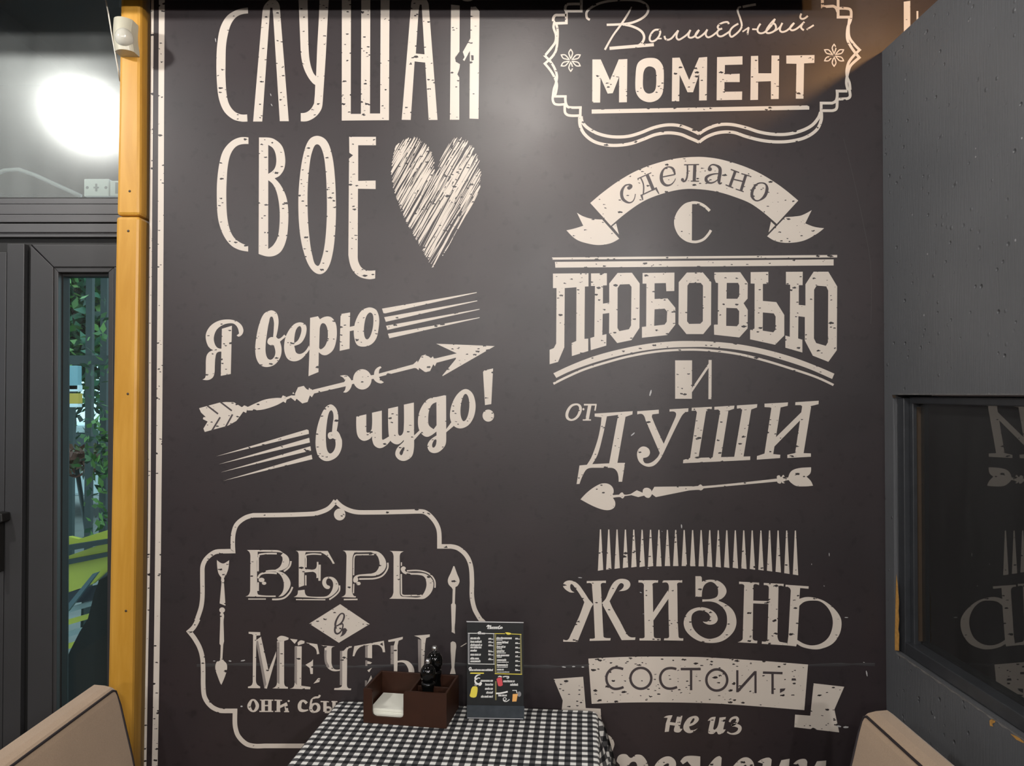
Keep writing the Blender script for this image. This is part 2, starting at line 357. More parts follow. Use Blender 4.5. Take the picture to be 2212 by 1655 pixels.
class Print:
    def __init__(self): self.ox = self.oy = 0.0; self.sc = 1.0; self.polys = {}; self.layer = 'cream'
    def B(self, ox, oy, sc): self.ox, self.oy, self.sc = ox, oy, sc
    def px(self, v): return (self.ox + v.x / self.sc, self.oy + v.y / self.sc)
    def add(self, verts, tris): self.polys.setdefault(self.layer, []).append(([self.px(v) for v in verts], tris))
    def P(self, *cs):
        loops = [curve(parse(c), True)[0] for c in cs]
        tris = tessellate_polygon([[Vector((p.x, p.y, 0)) for p in l] for l in loops])
        self.add([p for l in loops for p in l], [tuple(t) for t in tris])
    def E(self, cx, cy, rx, ry, hole=0.0, n=40):
        o = [Vector((cx + rx * math.cos(2 * math.pi * k / n), cy + ry * math.sin(2 * math.pi * k / n))) for k in range(n)]
        if hole:
            i = [Vector((cx + (rx - hole) * math.cos(2 * math.pi * k / n), cy + (ry - hole) * math.sin(2 * math.pi * k / n))) for k in range(n)]
            self.add(o + i, [(k, (k + 1) % n, n + (k + 1) % n, n + k) for k in range(n)])
        else: self.add(o, [tuple(range(n))])
    def K(self, w, s, closed=False, n=7):
        pts = parse(s); c, pr = curve(pts, closed, n); m = len(c)
        def wid(p):
            if isinstance(w, (int, float)): return w
            i = int(p); t = p - i; a = w[i % len(w)]; b2 = w[(i + 1) % len(w)] if (closed or i + 1 < len(w)) else w[-1]
            return a * (1 - t) + b2 * t
        vs = []
        for i in range(m):
            p0 = c[(i - 1) % m] if (closed or i > 0) else None; p1 = c[(i + 1) % m] if (closed or i < m - 1) else None
            d0 = (c[i] - p0).normalized() if p0 is not None and (c[i] - p0).length > 1e-6 else None
            d1 = (p1 - c[i]).normalized() if p1 is not None and (p1 - c[i]).length > 1e-6 else None
            if d0 is None: d0 = d1
            if d1 is None: d1 = d0
            t = d0 + d1
            t = t.normalized() if t.length > 0.2 else d0
            nrm = Vector((-t.y, t.x)); k = min(1.9, 1.0 / max(0.3, nrm.dot(Vector((-d0.y, d0.x)))))
            h = wid(pr[i]) * 0.5 * k
            vs += [c[i] + nrm * h, c[i] - nrm * h]
        q = [(2 * i, 2 * i + 1, 2 * ((i + 1) % m) + 1, 2 * ((i + 1) % m)) for i in range(m if closed else m - 1)]
        self.add(vs, q)
    def flush(self, name, label, parent, mats, project, lift):
        """one flat mesh per ink; the first is the part, later inks lie on top of it as sub-parts"""
        first = None
        for li, (layer, polys) in enumerate(sorted(self.polys.items())):
            vs, fs = [], []
            for pi, (verts, faces) in enumerate(polys):
                base = len(vs); vs += [project(x, y, lift * (li + 1) + (pi % 24) * 1.5e-5) for x, y in verts]
                for f in faces:
                    ids = [base + k for k in f]
                    a, b2, c2 = vs[ids[0]], vs[ids[1]], vs[ids[2]]
                    if (b2 - a).cross(c2 - a).y > 0: ids.reverse()
                    fs.append(ids)
            o = obj(name if first is None else 'dark_lettering' if layer == 'dark' else 'shadow_lettering' if layer == 'dgrey' else name, vs, fs, mats[layer], parent if first is None else first)
            if first is None: first = o; tag(o, label)
        self.polys = {}; self.layer = 'cream'
        return first

# ------------------------------------------------------------------ the setting
ZC = 2.78                                     # ceiling
XR = at(1905, 112, 0).x                       # partition face
ZT = at(1905, 112, 0).z                       # partition top
wall_back = tag(box('wall_back', at(319.5, 800).x, 2.7, 0.0, 0.10, 0.0, ZC, m_wall), 'dark charcoal wall printed with cream chalkboard lettering', kind='structure')
tag(box('floor', -2.7, 2.7, -4.6, 0.12, -0.05, 0.0, m_floor), 'brown floor', kind='structure')
tag(box('ceiling', -2.7, 2.7, -4.6, 0.2, ZC, ZC + 0.05, m_ceil), 'black ceiling', kind='structure')
tag(box('trim_1', -2.6, 0.80, -0.12, -0.06, 2.55, ZC, m_ceil), 'black ceiling beam along the lettered wall', kind='structure')
tag(box('wall_front', -2.7, 2.7, -4.7, -4.6, 0, ZC, m_room), 'dark rear wall', kind='structure')
tag(box('wall_right', 2.7, 2.8, -4.6, 0.1, 0, ZC, m_room), 'dark far side wall', kind='structure')
# left side wall with a daylight window
bm = bmesh.new()
for a in ((-4.6, -1.6, 0, ZC), (-0.7, 0.14, 0, ZC), (-1.6, -0.7, 0, 1.3), (-1.6, -0.7, 2.1, ZC)):
    bm_box(bm, -2.7, -2.6, a[0], a[1], a[2], a[3])
tag(from_bm('wall_left', bm, m_room), 'dark side wall with a window', kind='structure')
bm = bmesh.new()
for a in ((-1.6, -1.55, 1.3, 2.1), (-0.75, -0.7, 1.3, 2.1), (-1.17, -1.13, 1.35, 2.05), (-1.55, -0.75, 1.3, 1.35), (-1.55, -0.75, 2.05, 2.1)):
    bm_box(bm, -2.69, -2.63, a[0], a[1], a[2], a[3])
tag(from_bm('window_2', bm, m_pvc), 'side window frame', kind='structure')

# ------------------------------------------------------------------ lettering printed on the wall
INK = {'cream': m_print, 'dark': m_print_dark, 'cworn': m_print_worn, 'dgrey': m_print_grey}
def wproj(x, y, lift): 
    p = at(x, y, 0.0); p.y = -lift; return p
pr = Print(); B, P, E, K = pr.B, pr.P, pr.E, pr.K
def done(name, label): return pr.flush(name, label, wall_back, INK, wproj, 0.0005)

B(440, 0, 5.909)
P('565,97 s430,125 s300,205 s215,350 s175,560 s163,800 s170,1060 s195,1260 s260,1420 s370,1520 s480,1552 560,1552 555,1462 s470,1460 s390,1420 s325,1330 s295,1210 s280,1000 s280,800 s285,600 s305,460 s345,320 s400,235 s470,190 567,172')
P('632,1552 750,165 s770,80 s830,10 s880,-4 s930,10 s965,60 975,130 1087,1548 972,1548 888,200 878,100 850,98 842,200 748,1552')
P('1210,-60 1212,0 1222,250 1235,560 s1245,720 s1275,860 s1330,980 s1390,1060 1425,1085 1420,1200 1410,1320 s1370,1390 s1310,1435 1240,1445 1240,1550 s1330,1545 s1430,1490 s1500,1400 1520,1300 1540,1000 1560,700 1585,200 1600,-60 1482,-60 1470,250 1450,600 1435,975 s1400,930 s1365,830 s1345,700 1335,450 1330,200 1325,-60')
B(740, 0, 5.909)
P('-8,-80 -10,1540 592,1535 600,-80 487,-80 485,300 545,310 575,330 550,350 555,415 590,415 485,416 480,1450 350,1450 355,-80 240,-80 235,1455 105,1455 108,-80') if False else None
P('-8,-80 -10,1540 592,1535 600,-80 487,-80 480,1450 350,1450 355,-80 240,-80 235,1455 105,1455 108,-80')
P('755,1530 875,60 s885,10 s920,-25 s985,-35 s1050,-20 s1090,30 1102,90 1212,1532 1100,1532 1055,800 920,785 870,1532', '985,60 1010,60 1047,695 935,685 970,150')
P('1385,60 1495,72 1492,660 1435,740 1445,790 1498,820 s1490,880 1465,950 1490,990 1490,1530 1370,1530')
P('1635,90 1700,85 1748,145 1735,1520 1620,1515 1625,780 1625,650 1555,780 1535,765 1558,730 1535,665 1632,490', '1640,705 1672,708 1674,768 1645,775')
K(50, '1500,-70 s1530,-25 s1595,-5 s1660,-25 1690,-70')
done('painted_word', 'tall narrow cream capitals at the top of the left column')
B(440, 270, 4.73)
P('458,128 s370,128 s280,170 s200,265 s160,400 s138,580 s135,760 s143,920 s165,1030 s210,1140 s280,1230 s360,1275 455,1294 455,1232 s380,1205 s310,1150 s265,1060 s240,930 s232,760 s235,580 s250,400 s285,280 s350,210 458,195')
P('566,128 640,128 s720,145 s800,215 s832,330 s825,440 s780,515 725,545 s790,620 s845,740 s865,880 s862,1040 s845,1170 s800,1280 s740,1330 s660,1345 562,1318', '660,205 s710,240 s738,310 s740,400 s715,460 660,500', '660,565 s710,610 s750,700 s775,850 s775,1020 s755,1150 s710,1230 660,1268')
P('s1165,112 s1080,150 s1020,300 s980,560 s968,800 s980,1070 s1020,1290 s1090,1460 s1180,1525 s1260,1480 s1315,1330 s1345,1080 s1352,820 s1340,520 s1310,300 s1255,160', 's1160,198 s1110,270 s1080,430 s1063,650 s1063,880 s1078,1120 s1110,1330 s1160,1440 s1205,1370 s1240,1200 s1258,950 s1258,700 s1245,450 s1215,270')
B(730, 270, 4.727)
P('115,122 388,122 388,208 207,208 207,572 385,568 385,655 205,652 202,1350 s210,1400 s240,1455 s290,1485 382,1485 380,1568 s310,1575 s210,1545 s140,1465 107,1330 112,600 114,345 155,310 117,285')
done('painted_word', 'tall narrow cream capitals before the scribbled heart')
# scribbled heart: hatch strokes clipped to the outline
random.seed(7)
hp = [p for p in curve(parse('1000,490 s985,350 s940,240 s860,150 s780,115 s690,130 s610,200 s555,330 s540,470 s555,620 s600,780 s700,1000 s830,1230 965,1470 s1100,1290 s1270,980 s1430,720 s1462,540 s1450,370 s1390,220 s1300,140 s1220,120 s1140,180 s1060,320'), True)[0]]
def hatch(dirv, off):
    nv = Vector((-dirv.y, dirv.x)); ts = []
    for i in range(len(hp)):
        a, b2 = hp[i], hp[(i + 1) % len(hp)]; da, db = a.dot(nv) - off, b2.dot(nv) - off
        if da * db < 0: q = a + (b2 - a) * (da / (da - db)); ts.append(q.dot(dirv))
    ts.sort(); return nv, [(ts[i], ts[i + 1]) for i in range(0, len(ts) - 1, 2)]
off = -600.0
while off < 1800:
    ang = math.radians(-60 + random.uniform(-3, 3)); dv = Vector((math.cos(ang), math.sin(ang)))
    nv, segs = hatch(dv, off)
    for (t0, t1) in segs:
        t = t0 + random.uniform(0, 25)
        while t < t1 - 12:
            ln = random.uniform(180, 700); e = min(t + ln, t1 - random.uniform(0, 30))
            if e - t > 20:
                wd = random.choice((5, 7, 10, 13, 17, 22)); p0, p1 = dv * t + nv * off, dv * e + nv * off
                mid = (p0 + p1) / 2 + nv * random.uniform(-4, 4)
                K([wd * 0.55, wd, wd * 0.4], '%f,%f s%f,%f %f,%f' % (p0.x, p0.y, mid.x, mid.y, p1.x, p1.y))
            t = e + random.choice((4, 10, 25, 60))
    off += random.uniform(7.5, 16.0)
done('painted_heart', 'cream heart scribbled with slanting strokes')
# ya veryu
B(420, 620, 4.868)
P('290,440 395,408 383,915 278,935')
P('445,510 470,490 s455,430 s420,390 s370,382 s300,400 s235,450 s205,530 s215,600 s245,640 292,650 292,680 s240,690 s222,740 s215,830 s212,900 s195,950 s150,978 85,975 s115,950 s120,880 s125,740 s150,690 200,665 s150,630 s120,540 s130,470 s180,400 s260,355 s350,342 s430,355 s490,395 s515,450 s505,495 s470,522')
P('s800,247 s730,285 s680,400 s650,540 s640,660 s655,760 s700,825 s770,842 s850,812 s905,735 s917,650 900,575 965,520 945,500 s890,545 860,525 s880,430 s885,350 s870,285 s840,255', 's810,312 s785,370 s765,480 s750,600 s750,690 s770,750 s805,765 s840,735 s852,680 835,612 s800,612 s770,590 s775,550 s800,530 828,528 s835,440 s835,360')
P('s1110,372 s1040,400 s970,500 s945,600 s950,690 s985,760 s1050,782 s1120,760 s1180,700 1215,650 1205,615 s1160,680 s1110,705 s1070,690 s1055,640 1050,620 s1120,590 s1165,520 s1180,440 s1165,395', 's1105,412 s1070,450 s1052,530 1050,590 s1090,560 s1120,490 s1125,435')
P('1217,325 1300,308 1320,340 s1380,312 s1440,320 s1485,380 s1498,470 s1490,570 s1460,660 s1400,712 s1350,715 1308,685 1305,895 1200,938 1212,620', '1318,440 s1340,385 s1375,390 s1400,450 s1402,540 s1380,610 s1350,645 s1325,655 1312,640')
B(740, 620, 4.868)
P('-20,285 80,268 76,420 130,408 125,455 76,465 74,650 -30,672')
P('s270,217 s200,250 s145,340 s120,440 s125,540 s155,610 s220,628 s300,605 s355,540 s380,430 s385,330 s360,250 s320,222', 's285,270 s250,310 s230,390 s225,480 s240,540 s265,550 s295,510 s318,430 s325,340 s315,285')
done('painted_word', 'two slanting cream script words above the long feathered arrow')
P('415,228 1410,55 1412,62 450,278 430,275'); P('438,318 1415,142 1418,149 455,367'); P('458,408 1440,231 1441,238 472,452'); P('478,492 1440,319 1442,326 492,540')
done('painted_stripes', 'four tapering cream speed stripes above the arrow head')
B(420, 620, 4.868)
P('50,1275 140,1250 270,1215 330,1210 415,1212 500,1265 525,1245 560,1260 545,1325 515,1310 465,1380 440,1410 350,1460 200,1500 110,1525 95,1490 140,1415 90,1390 95,1370 120,1368 70,1320')
P('555,1265 s640,1225 s740,1185 s850,1168 915,1168 930,1140 965,1155 950,1165 1020,1140 1040,1105 1055,1130 1090,1055 1150,1040 1175,1070 1200,1085 1205,1060 1245,1085 1250,1080 1575,1000 1585,985 s1565,955 1530,935 s1600,930 s1640,965 s1658,1010 s1640,1070 s1600,1108 1565,1108 s1585,1080 1590,1045 1260,1120 1235,1160 1215,1140 1190,1210 1135,1225 1075,1175 1060,1200 1015,1165 970,1185 960,1220 935,1205 s860,1245 s740,1285 s640,1298 555,1298')
pr.layer = 'dark'; K(17, '135,1247 250,1335'); K(17, '275,1210 395,1302'); K(17, '185,1512 272,1370'); K(17, '325,1480 402,1340'); pr.layer = 'cream'
B(740, 620, 4.868)
P('88,985 130,972 130,1015 88,1025'); E(208, 972, 97, 107); P('290,930 335,925 335,965 290,972')
P('330,930 s345,870 s395,835 410,850 s388,870 s383,930 s395,970 435,1002 s400,1015 s350,995 s325,960')
P('380,912 750,812 750,854 385,945')
P('745,812 785,775 790,795 830,725 875,710 930,748 950,730 960,752 990,750 1000,765 990,795 970,835 955,812 920,885 870,897 805,850 800,875 775,855 745,852')
P('985,750 1208,697 1214,738 990,797'); P('985,597 1600,622 1052,938 1050,930 1190,760 1205,700')
done('painted_arrow', 'long cream arrow with feathered tail and barbed head')
B(460, 780, 5.909)
P('s1495,555 s1430,600 s1370,720 s1325,880 s1310,1040 s1320,1140 s1350,1220 s1420,1272 s1500,1270 s1590,1215 s1640,1120 s1648,1020 1632,970 s1610,920 1580,890 s1598,780 s1600,700 s1580,620 s1540,570', 's1505,630 s1475,680 s1455,790 s1443,920 s1445,1050 s1460,1140 s1495,1180 s1540,1150 s1565,1080 1560,1000 1530,985 s1490,995 s1468,965 s1475,920 1520,905 s1530,800 s1540,720 s1530,650')
B(760, 780, 5.909)
P('58,710 185,680 185,900 s200,915 s230,905 s255,860 258,660 383,633 385,990 s395,1005 s430,990 495,950 505,1000 s440,1075 s360,1113 s290,1080 s262,1010 260,960 s220,1000 s150,1018 s90,980 s62,900')
P('465,608 590,580 590,900 s605,950 s640,940 s662,880 665,557 792,530 795,950 870,880 885,910 795,1010 s792,1120 s770,1210 s710,1262 s650,1275 s590,1250 s555,1190 s580,1110 s660,1030 665,1005 s600,1060 s540,1055 s490,1010 s468,900', 's668,1100 s625,1140 s610,1180 s635,1202 s660,1150')
P('1080,460 s1040,465 s970,490 s900,570 s855,680 s845,800 s865,890 s920,955 s980,965 1080,900 1082,950 s1000,1010 s965,1080 s990,1150 s1050,1175 s1120,1155 s1190,1080 1205,1000 1205,910 1300,830 1275,775 1205,870 1203,432', '1080,525 s1020,560 s985,640 s975,750 s985,820 1045,870 1082,820', 's1070,1000 s1030,1050 s1030,1100 s1055,1100 s1078,1050')
P('s1450,358 s1360,410 s1290,520 s1255,650 s1262,760 s1310,835 s1390,860 s1480,825 s1545,740 s1578,620 s1572,500 s1530,400', 's1450,420 s1415,470 s1390,580 s1388,680 s1405,745 s1430,768 s1465,735 s1492,650 s1500,550 s1485,455')
P('1675,140 1690,120 1803,95 1780,550 1700,563'); E(1742, 697, 73, 77)
done('painted_word', 'slanting cream script words with exclamation mark below the long arrow')
B(460, 780, 5.909)
P('40,1218 1200,873 1222,885 1225,930'); P('70,1320 1230,980 1238,1040'); P('95,1423 1245,1088 1253,1143'); P('130,1530 1260,1197 1270,1253')
done('painted_stripes', 'four tapering cream speed stripes below the arrow feathers')
# magic moment
B(1160, 0, 5.014)
K(28, '480,-80 480,122 318,122 s305,100 s320,55 s360,45 480,45'); K(29, '318,122 318,250 195,255 s175,215 s195,170 s235,165 318,165')
K(26, '185,255 s180,300 s205,380 s200,450 s170,500 85,605 135,655 s185,730 s215,820 s205,900 s185,960 s175,1020 s172,1090 s200,1130 305,1128')
K(26, '205,255 s222,320 s222,420 s215,500 s200,560 s160,620 85,690 s150,770 s195,850 s215,920 s205,1000 190,1045 322,1045')
K(28, '308,1045 s310,1110 s330,1155 s360,1165 485,1165'); K(28, '300,1128 300,1190 s310,1230 s350,1252 465,1252'); K(28, '470,1165 468,1275')
K(34, '462,1270 s470,1370 s520,1460 s620,1535 s750,1570 s880,1575 s1020,1555 s1150,1510 s1280,1460 s1420,1440 s1550,1455 s1650,1495 1755,1540')
K(34, '478,1260 s490,1320 s540,1380 s640,1440 s760,1475 s880,1485 s1000,1475 s1120,1440 s1260,1385 s1400,1355 s1530,1360 s1640,1395 1755,1450')
B(1500, 0, 5.014)
K(34, '50,1450 s150,1390 s270,1352 s400,1350 s560,1385 s700,1430 s850,1455 s1000,1455 s1150,1420 s1270,1360 s1340,1280 1365,1215')
K(34, '50,1540 s150,1475 s280,1435 s420,1435 s560,1480 s720,1520 s880,1538 s1040,1530 s1200,1490 s1320,1410 s1370,1310 1374,1220')
K(30, '1372,1230 1372,1118 1490,1118 s1530,1095 s1545,1050 1545,988 1655,988'); K(30, '1380,1200 1490,1200 s1535,1180 s1545,1120 1545,1075'); K(30, '1560,1075 1650,1070 s1682,1050 s1682,1000 1668,960')
K(29, '1662,975 s1645,900 s1655,820 s1680,730 s1710,690 1785,625 1742,575 s1690,500 s1655,420 s1660,300 s1690,220 s1697,160 s1690,110 s1660,95 1560,92')
K(28, '1686,975 s1678,900 s1652,830 s1650,750 s1680,660 1788,542 s1720,470 s1676,400 s1668,300 s1678,200')
K(30, '1685,187 1555,187 1555,-80'); K(30, '1385,-80 1385,75 1500,68 s1530,85 1550,130')
done('painted_frame', 'ornate double-line cream frame with stepped corners')
for ox, cx, cy in ((1160, 365, 655), (1500, 1512, 600)):
    B(ox, 0, 5.014)
    for a in (90, 30, 150, -30, -150, -90):
        d = Vector((math.cos(math.radians(a)), -math.sin(math.radians(a)))); n_ = Vector((-d.y, d.x)); c0 = Vector((cx, cy))
        def q(l, w_): v = c0 + d * l + n_ * w_; return 's%f,%f' % (v.x, v.y)
        tip = c0 + d * 128; root = c0 + d * 8; t2 = c0 + d * 108; r2 = c0 + d * 32
        P('%f,%f ' % (root.x, root.y) + ' '.join((q(45, 18), q(85, 26))) + ' %f,%f ' % (tip.x, tip.y) + ' '.join((q(85, -26), q(45, -18))),
          '%f,%f ' % (r2.x, r2.y) + ' '.join((q(60, 9), q(82, 14))) + ' %f,%f ' % (t2.x, t2.y) + ' '.join((q(82, -14), q(60, -9))))
    done('painted_flower', 'small six-petalled cream flower outline inside the ornate frame')
B(1160, 0, 5.014)
K(25, '572,215 s540,190 s540,130 s600,75 s700,30 s850,5 s1000,0 s1120,15 s1195,65 s1200,130 s1150,190 s1050,240 s950,260 755,270'); K([12, 22, 22, 20, 22], '1025,75 s980,160 s900,280 s820,390 735,540')
K(26, '930,265 s1040,290 s1130,340 s1160,400 s1140,460 1090,500'); K(34, '785,525 1265,485')
K(21, '1335,325 s1270,330 s1225,390 s1225,440 s1260,448 s1310,410 s1335,350 1320,322'); K(16, '1305,420 1350,418')
K(20, '1380,390 s1400,430 s1450,420 s1500,365 1530,330'); K(20, '1530,330 s1510,400 s1530,430 s1570,415 s1630,370 1662,325'); K(20, '1662,325 s1640,395 s1665,410 s1710,390 1755,325')
K(20, '1755,325 s1715,380 s1730,410')
B(1500, 0, 5.014)
K(20, '10,385 s30,410 s60,400 s110,360 140,320'); K(20, '140,320 s122,375 s145,405 s190,390 s230,360 255,340')
K(20, '372,262 s355,240 s290,255 s252,290 s265,315 300,310'); K(20, '300,310 s250,340 s255,385 s290,395 s340,370 390,335')
K(20, '475,258 s410,300 s382,350 s395,398 s430,385 s490,330 s512,280 s495,200 s468,120 s478,85 505,78'); K(26, '522,76 s600,60 665,50')
K(16, '520,345 590,298'); K(20, '588,298 572,378'); K(18, '625,318 690,320')
K(20, '715,258 s682,325 s705,360 s760,350 s830,280 872,205'); K(20, '865,215 s800,290 s778,350 s820,358 s878,320 s872,265 s840,262 830,290'); K(18, '870,335 s920,300 952,250'); K(20, '952,250 s925,325 s950,348 s1010,325 1080,250')
K(20, '1080,250 s1035,305 s1055,330 s1110,310 1190,238'); K(20, '1190,238 s1155,295 s1185,328'); K(18, '1215,322 1292,273'); K(20, '1158,148 s1148,195 s1180,205 1228,173')
done('painted_word', 'thin handwritten cream script word at the top of the ornate frame')
B(1160, 0, 5.014)
P('600,645 690,645 790,870 885,645 978,640 973,1108 888,1110 890,830 820,1010 765,1015 688,840 683,1112 598,1112')
P('s1215,628 s1300,640 s1355,700 s1372,770 1370,950 s1350,1030 s1300,1085 s1215,1108 s1130,1080 s1080,1020 s1065,950 1070,780 s1090,690 s1140,645', 's1222,720 s1180,735 s1155,780 1148,850 s1150,950 s1175,1000 s1215,1015 s1265,995 s1288,940 1290,800 s1275,745')
P('592,1187 2925,1143 2948,1155 2948,1188 592,1232')
B(1500, 0, 5.014)
P('-240,628 -160,625 -57,868 50,625 138,618 133,1088 50,1090 52,800 -15,1000 -75,1000 -160,810 -165,1098 -245,1098')
P('245,620 520,610 520,700 330,705 328,805 340,825 360,880 365,890 490,890 490,800 330,805') if False else None
P('245,620 520,610 520,700 330,705 328,805 490,800 490,890 325,890 325,995 517,992 515,1082 240,1087')
P('612,608 690,606 692,795 832,795 835,602 918,602 912,1073 828,1075 828,880 690,885 688,1082 605,1085')
P('995,603 1300,597 1298,682 1187,688 1180,1070 1098,1070 1105,692 995,690')
done('painted_word', 'bold underlined cream capitals inside the ornate frame')
# made with love
B(1210, 330, 6.619)
P('430,720 s620,560 s850,395 s1090,260 s1350,160 s1650,85 s1950,60 s2153,72 s2333,105 s2613,190 s2863,300 s3143,475 3403,685 3096,1018 s2753,745 s2473,625 s2203,550 s1903,518 s1700,530 s1450,590 s1200,690 s960,850 725,1045')
P('240,858 s330,910 s450,945 600,955 845,1230 s720,1295 s560,1320 s400,1300 s230,1240 90,1110 s200,1085 330,1045'); P('800,1010 840,1170 742,1055')
pr.layer = 'dark'
K([40, 45, 20, 25, 45, 45, 35, 20, 15, 12], '1000,505 s1010,475 s970,458 s920,480 s880,560 s890,650 s940,700 s1000,715 s1050,680 1075,590'); E(985, 505, 28, 26)
K(16, '1105,375 1300,288'); K(20, '1150,360 s1190,460 1188,590'); K(48, '1240,310 1335,540'); K(18, '1155,612 1380,505'); K([34, 16], '1160,600 1182,680'); K([34, 14], '1362,500 1412,590')
K(18, '1455,350 1642,312'); K([25, 35, 18, 25, 45, 48, 35, 20, 12, 10], '1640,315 s1610,230 s1545,205 s1480,240 s1447,320 s1455,410 s1510,465 s1580,458 s1630,410 1648,370')
K(16, '1770,175 1985,170'); K(46, '1925,175 1915,410'); K(14, '1865,407 1985,408'); K(24, '1818,180 s1815,330 s1790,400 1750,412'); E(1748, 388, 22, 24)
B(1490, 330, 6.619)
E(285, 237, 30, 28); K([25, 18, 25, 45, 50, 48, 30, 14], '270,220 s310,175 s370,180 s425,220 s430,290 s415,390 s425,440 458,428'); K([14, 20, 40, 45, 25, 18, 14], '420,300 s320,310 s240,350 s235,400 s280,432 s350,420 415,370')
K(40, '650,265 570,485'); K(40, '800,320 730,545'); K(18, '620,380 770,415'); K(16, '585,240 705,285'); K(16, '735,300 855,335'); K(16, '510,460 620,505'); K(16, '655,520 770,560')
K([18, 22, 40, 42, 22, 18, 45, 45, 25], 's1030,433 s960,450 s900,530 s888,620 s930,680 s990,683 s1070,620 s1103,520 s1085,455', True)
pr.layer = 'cream'
P('1365,922 s1500,912 s1600,895 1742,822 1650,1010 s1780,1060 1920,1080 s1800,1170 s1620,1260 s1400,1290 s1230,1265 1105,1195'); P('1160,985 1220,1040 1125,1140')
done('painted_banner', 'arched cream ribbon banner with dark serif letters')
B(1210, 330, 6.619)
P('1886,697 s1780,730 s1690,820 s1640,920 s1628,1000 s1645,1090 s1700,1190 s1790,1262 1882,1292'); K(40, '1880,716 s1960,718 s2050,755 2138,832'); K(37, '1880,1273 s1960,1273 s2050,1238 s2120,1165 2155,1108')
done('painted_letter', 'half-filled round cream letter below the arched ribbon')
B(1180, 540, 5.516)
P('68,90 3465,60 3465,90 75,117'); P('103,143 3423,113 3423,185 108,212')
done('painted_stripes', 'thin and thick cream bars above the heavy slab capitals')
P('80,282 503,278 503,435 460,437 455,1060 500,1057 500,1205 305,1265 302,1110 357,1085 360,445 220,455 215,1160 140,1335 40,1362 40,1190 90,1170 118,1115 122,455 80,455')
P('533,280 722,278 722,422 675,424 675,640 750,630 750,400 850,275 1020,272 1113,400 1110,930 1015,1075 845,1110 748,990 750,752 672,762 668,1015 717,1003 715,1140 530,1195 525,1050 572,1035 580,430 533,430', '878,412 990,408 1015,440 1010,900 985,945 870,968 848,930 850,455')
P('1147,275 1527,270 1525,490 1430,492 1425,395 1290,398 1290,585 1445,578 1537,690 1537,890 1440,1015 1140,1047 1140,918 1190,912 1193,402 1147,402', '1290,708 1410,700 1440,735 1435,855 1410,890 1285,905')
B(1490, 540, 5.515)
P('-35,270 155,268 255,385 252,890 160,1003 -40,1003 -135,885 -132,385', '-5,393 130,393 157,425 155,850 125,880 -8,882 -33,850 -28,425')
P('292,268 600,265 690,395 688,580 640,635 690,715 688,935 590,1043 290,1010 287,890 333,890 337,395 310,390 292,340', '440,393 575,393 590,425 588,550 565,583 437,582', '435,690 560,695 588,730 585,880 560,910 433,905')
P('725,265 935,262 935,402 870,405 870,608 1030,622 1125,775 1125,1020 1015,1130 718,1065 718,938 770,938 772,402 725,400', '870,745 1000,757 1022,795 1020,950 995,982 868,962')
P('1145,262 1345,260 1343,420 1298,420 1297,655 1377,662 1377,410 1475,260 1650,260 1755,435 1750,1195 1650,1333 1465,1260 1370,1080 1370,800 1293,790 1290,1055 1340,1070 1340,1222 1138,1165 1138,1020 1190,1035 1195,415 1145,412', '1510,425 1625,435 1648,485 1645,1100 1620,1143 1505,1110 1478,1055 1480,475')
done('painted_word', 'heavy cream slab capitals with an arched foot')
B(1180, 540, 5.516)
P('85,1470 s300,1370 s560,1270 s850,1190 s1200,1120 s1500,1090 s1710,1085 s1960,1092 s2260,1120 s2560,1175 s2910,1270 s3210,1380 3432,1475 3405,1538 s3110,1410 s2810,1310 s2510,1230 s2210,1182 s1910,1158 s1710,1158 s1450,1167 s1150,1202 s850,1265 s560,1347 s300,1440 120,1525')
K(27, '85,1595 s250,1512 s450,1425 s700,1345 s1000,1265 s1350,1207 s1710,1188 s2010,1203 s2310,1245 s2610,1320 s2910,1412 s3210,1513 3422,1610')
done('painted_stripes', 'thick and thin cream arcs below the heavy slab capitals')
B(1200, 760, 4.73); P('1222,88 1395,88 1393,480 1222,480')
B(1470, 760, 4.727); K(24, '108,405 308,110'); K(31, '302,84 300,484')
done('painted_letter', 'cream letter with one solid block leg above the italic capitals')
B(1200, 760, 4.73)
K([18, 24, 30, 28, 18, 25, 30, 25], 's215,537 s160,555 s120,620 s122,675 s165,697 s220,668 s253,600 s248,555', True); K(34, '350,545 322,695'); K(17, '290,541 420,541'); K(15, '413,540 403,602'); K(14, '278,697 362,697'); E(285, 587, 10, 12)
P('400,632 788,607 785,640 715,665 632,1135 710,1135 680,1328 645,1328 s635,1240 s600,1195 540,1185 380,1185 s320,1200 s280,1260 245,1350 215,1352 245,1162 320,1155 s370,1070 s430,900 s460,760 470,670 400,662', '525,660 640,645 548,1140 375,1148 s430,1050 s480,870')
P('835,608 1055,592 1055,632 990,640 s985,670 1105,940 1225,670 s1225,620 1165,612 1165,588 1358,577 1355,612 s1310,630 s1270,690 1105,1030 s1060,1110 s1000,1165 s930,1172 s860,1130 s833,1060 s845,1000 s890,968 s945,985 s965,1030 s945,1070 895,1085 895,1110 s920,1140 s980,1130 s1040,1080 1065,1035 920,700 s890,640 835,640')
B(1470, 760, 4.727)
P('28,1105 95,1085 712,1068 710,1105 25,1138'); P('168,610 262,600 180,1100 95,1100'); P('405,600 488,605 410,1095 325,1095'); P('630,590 722,585 640,1085 545,1090')
P('115,572 320,562 318,590 268,605 165,615 155,600 113,603'); P('345,562 550,550 545,582 495,600 400,605 385,590 345,592'); P('575,548 783,535 780,568 725,588 630,592 612,580 575,580')
P('928,570 1022,565 945,1050 855,1050'); P('857,530 1097,517 1093,552 1025,568 930,575 912,568 857,565'); P('780,1065 855,1040 945,1045 1018,1052 1015,1085 778,1102')
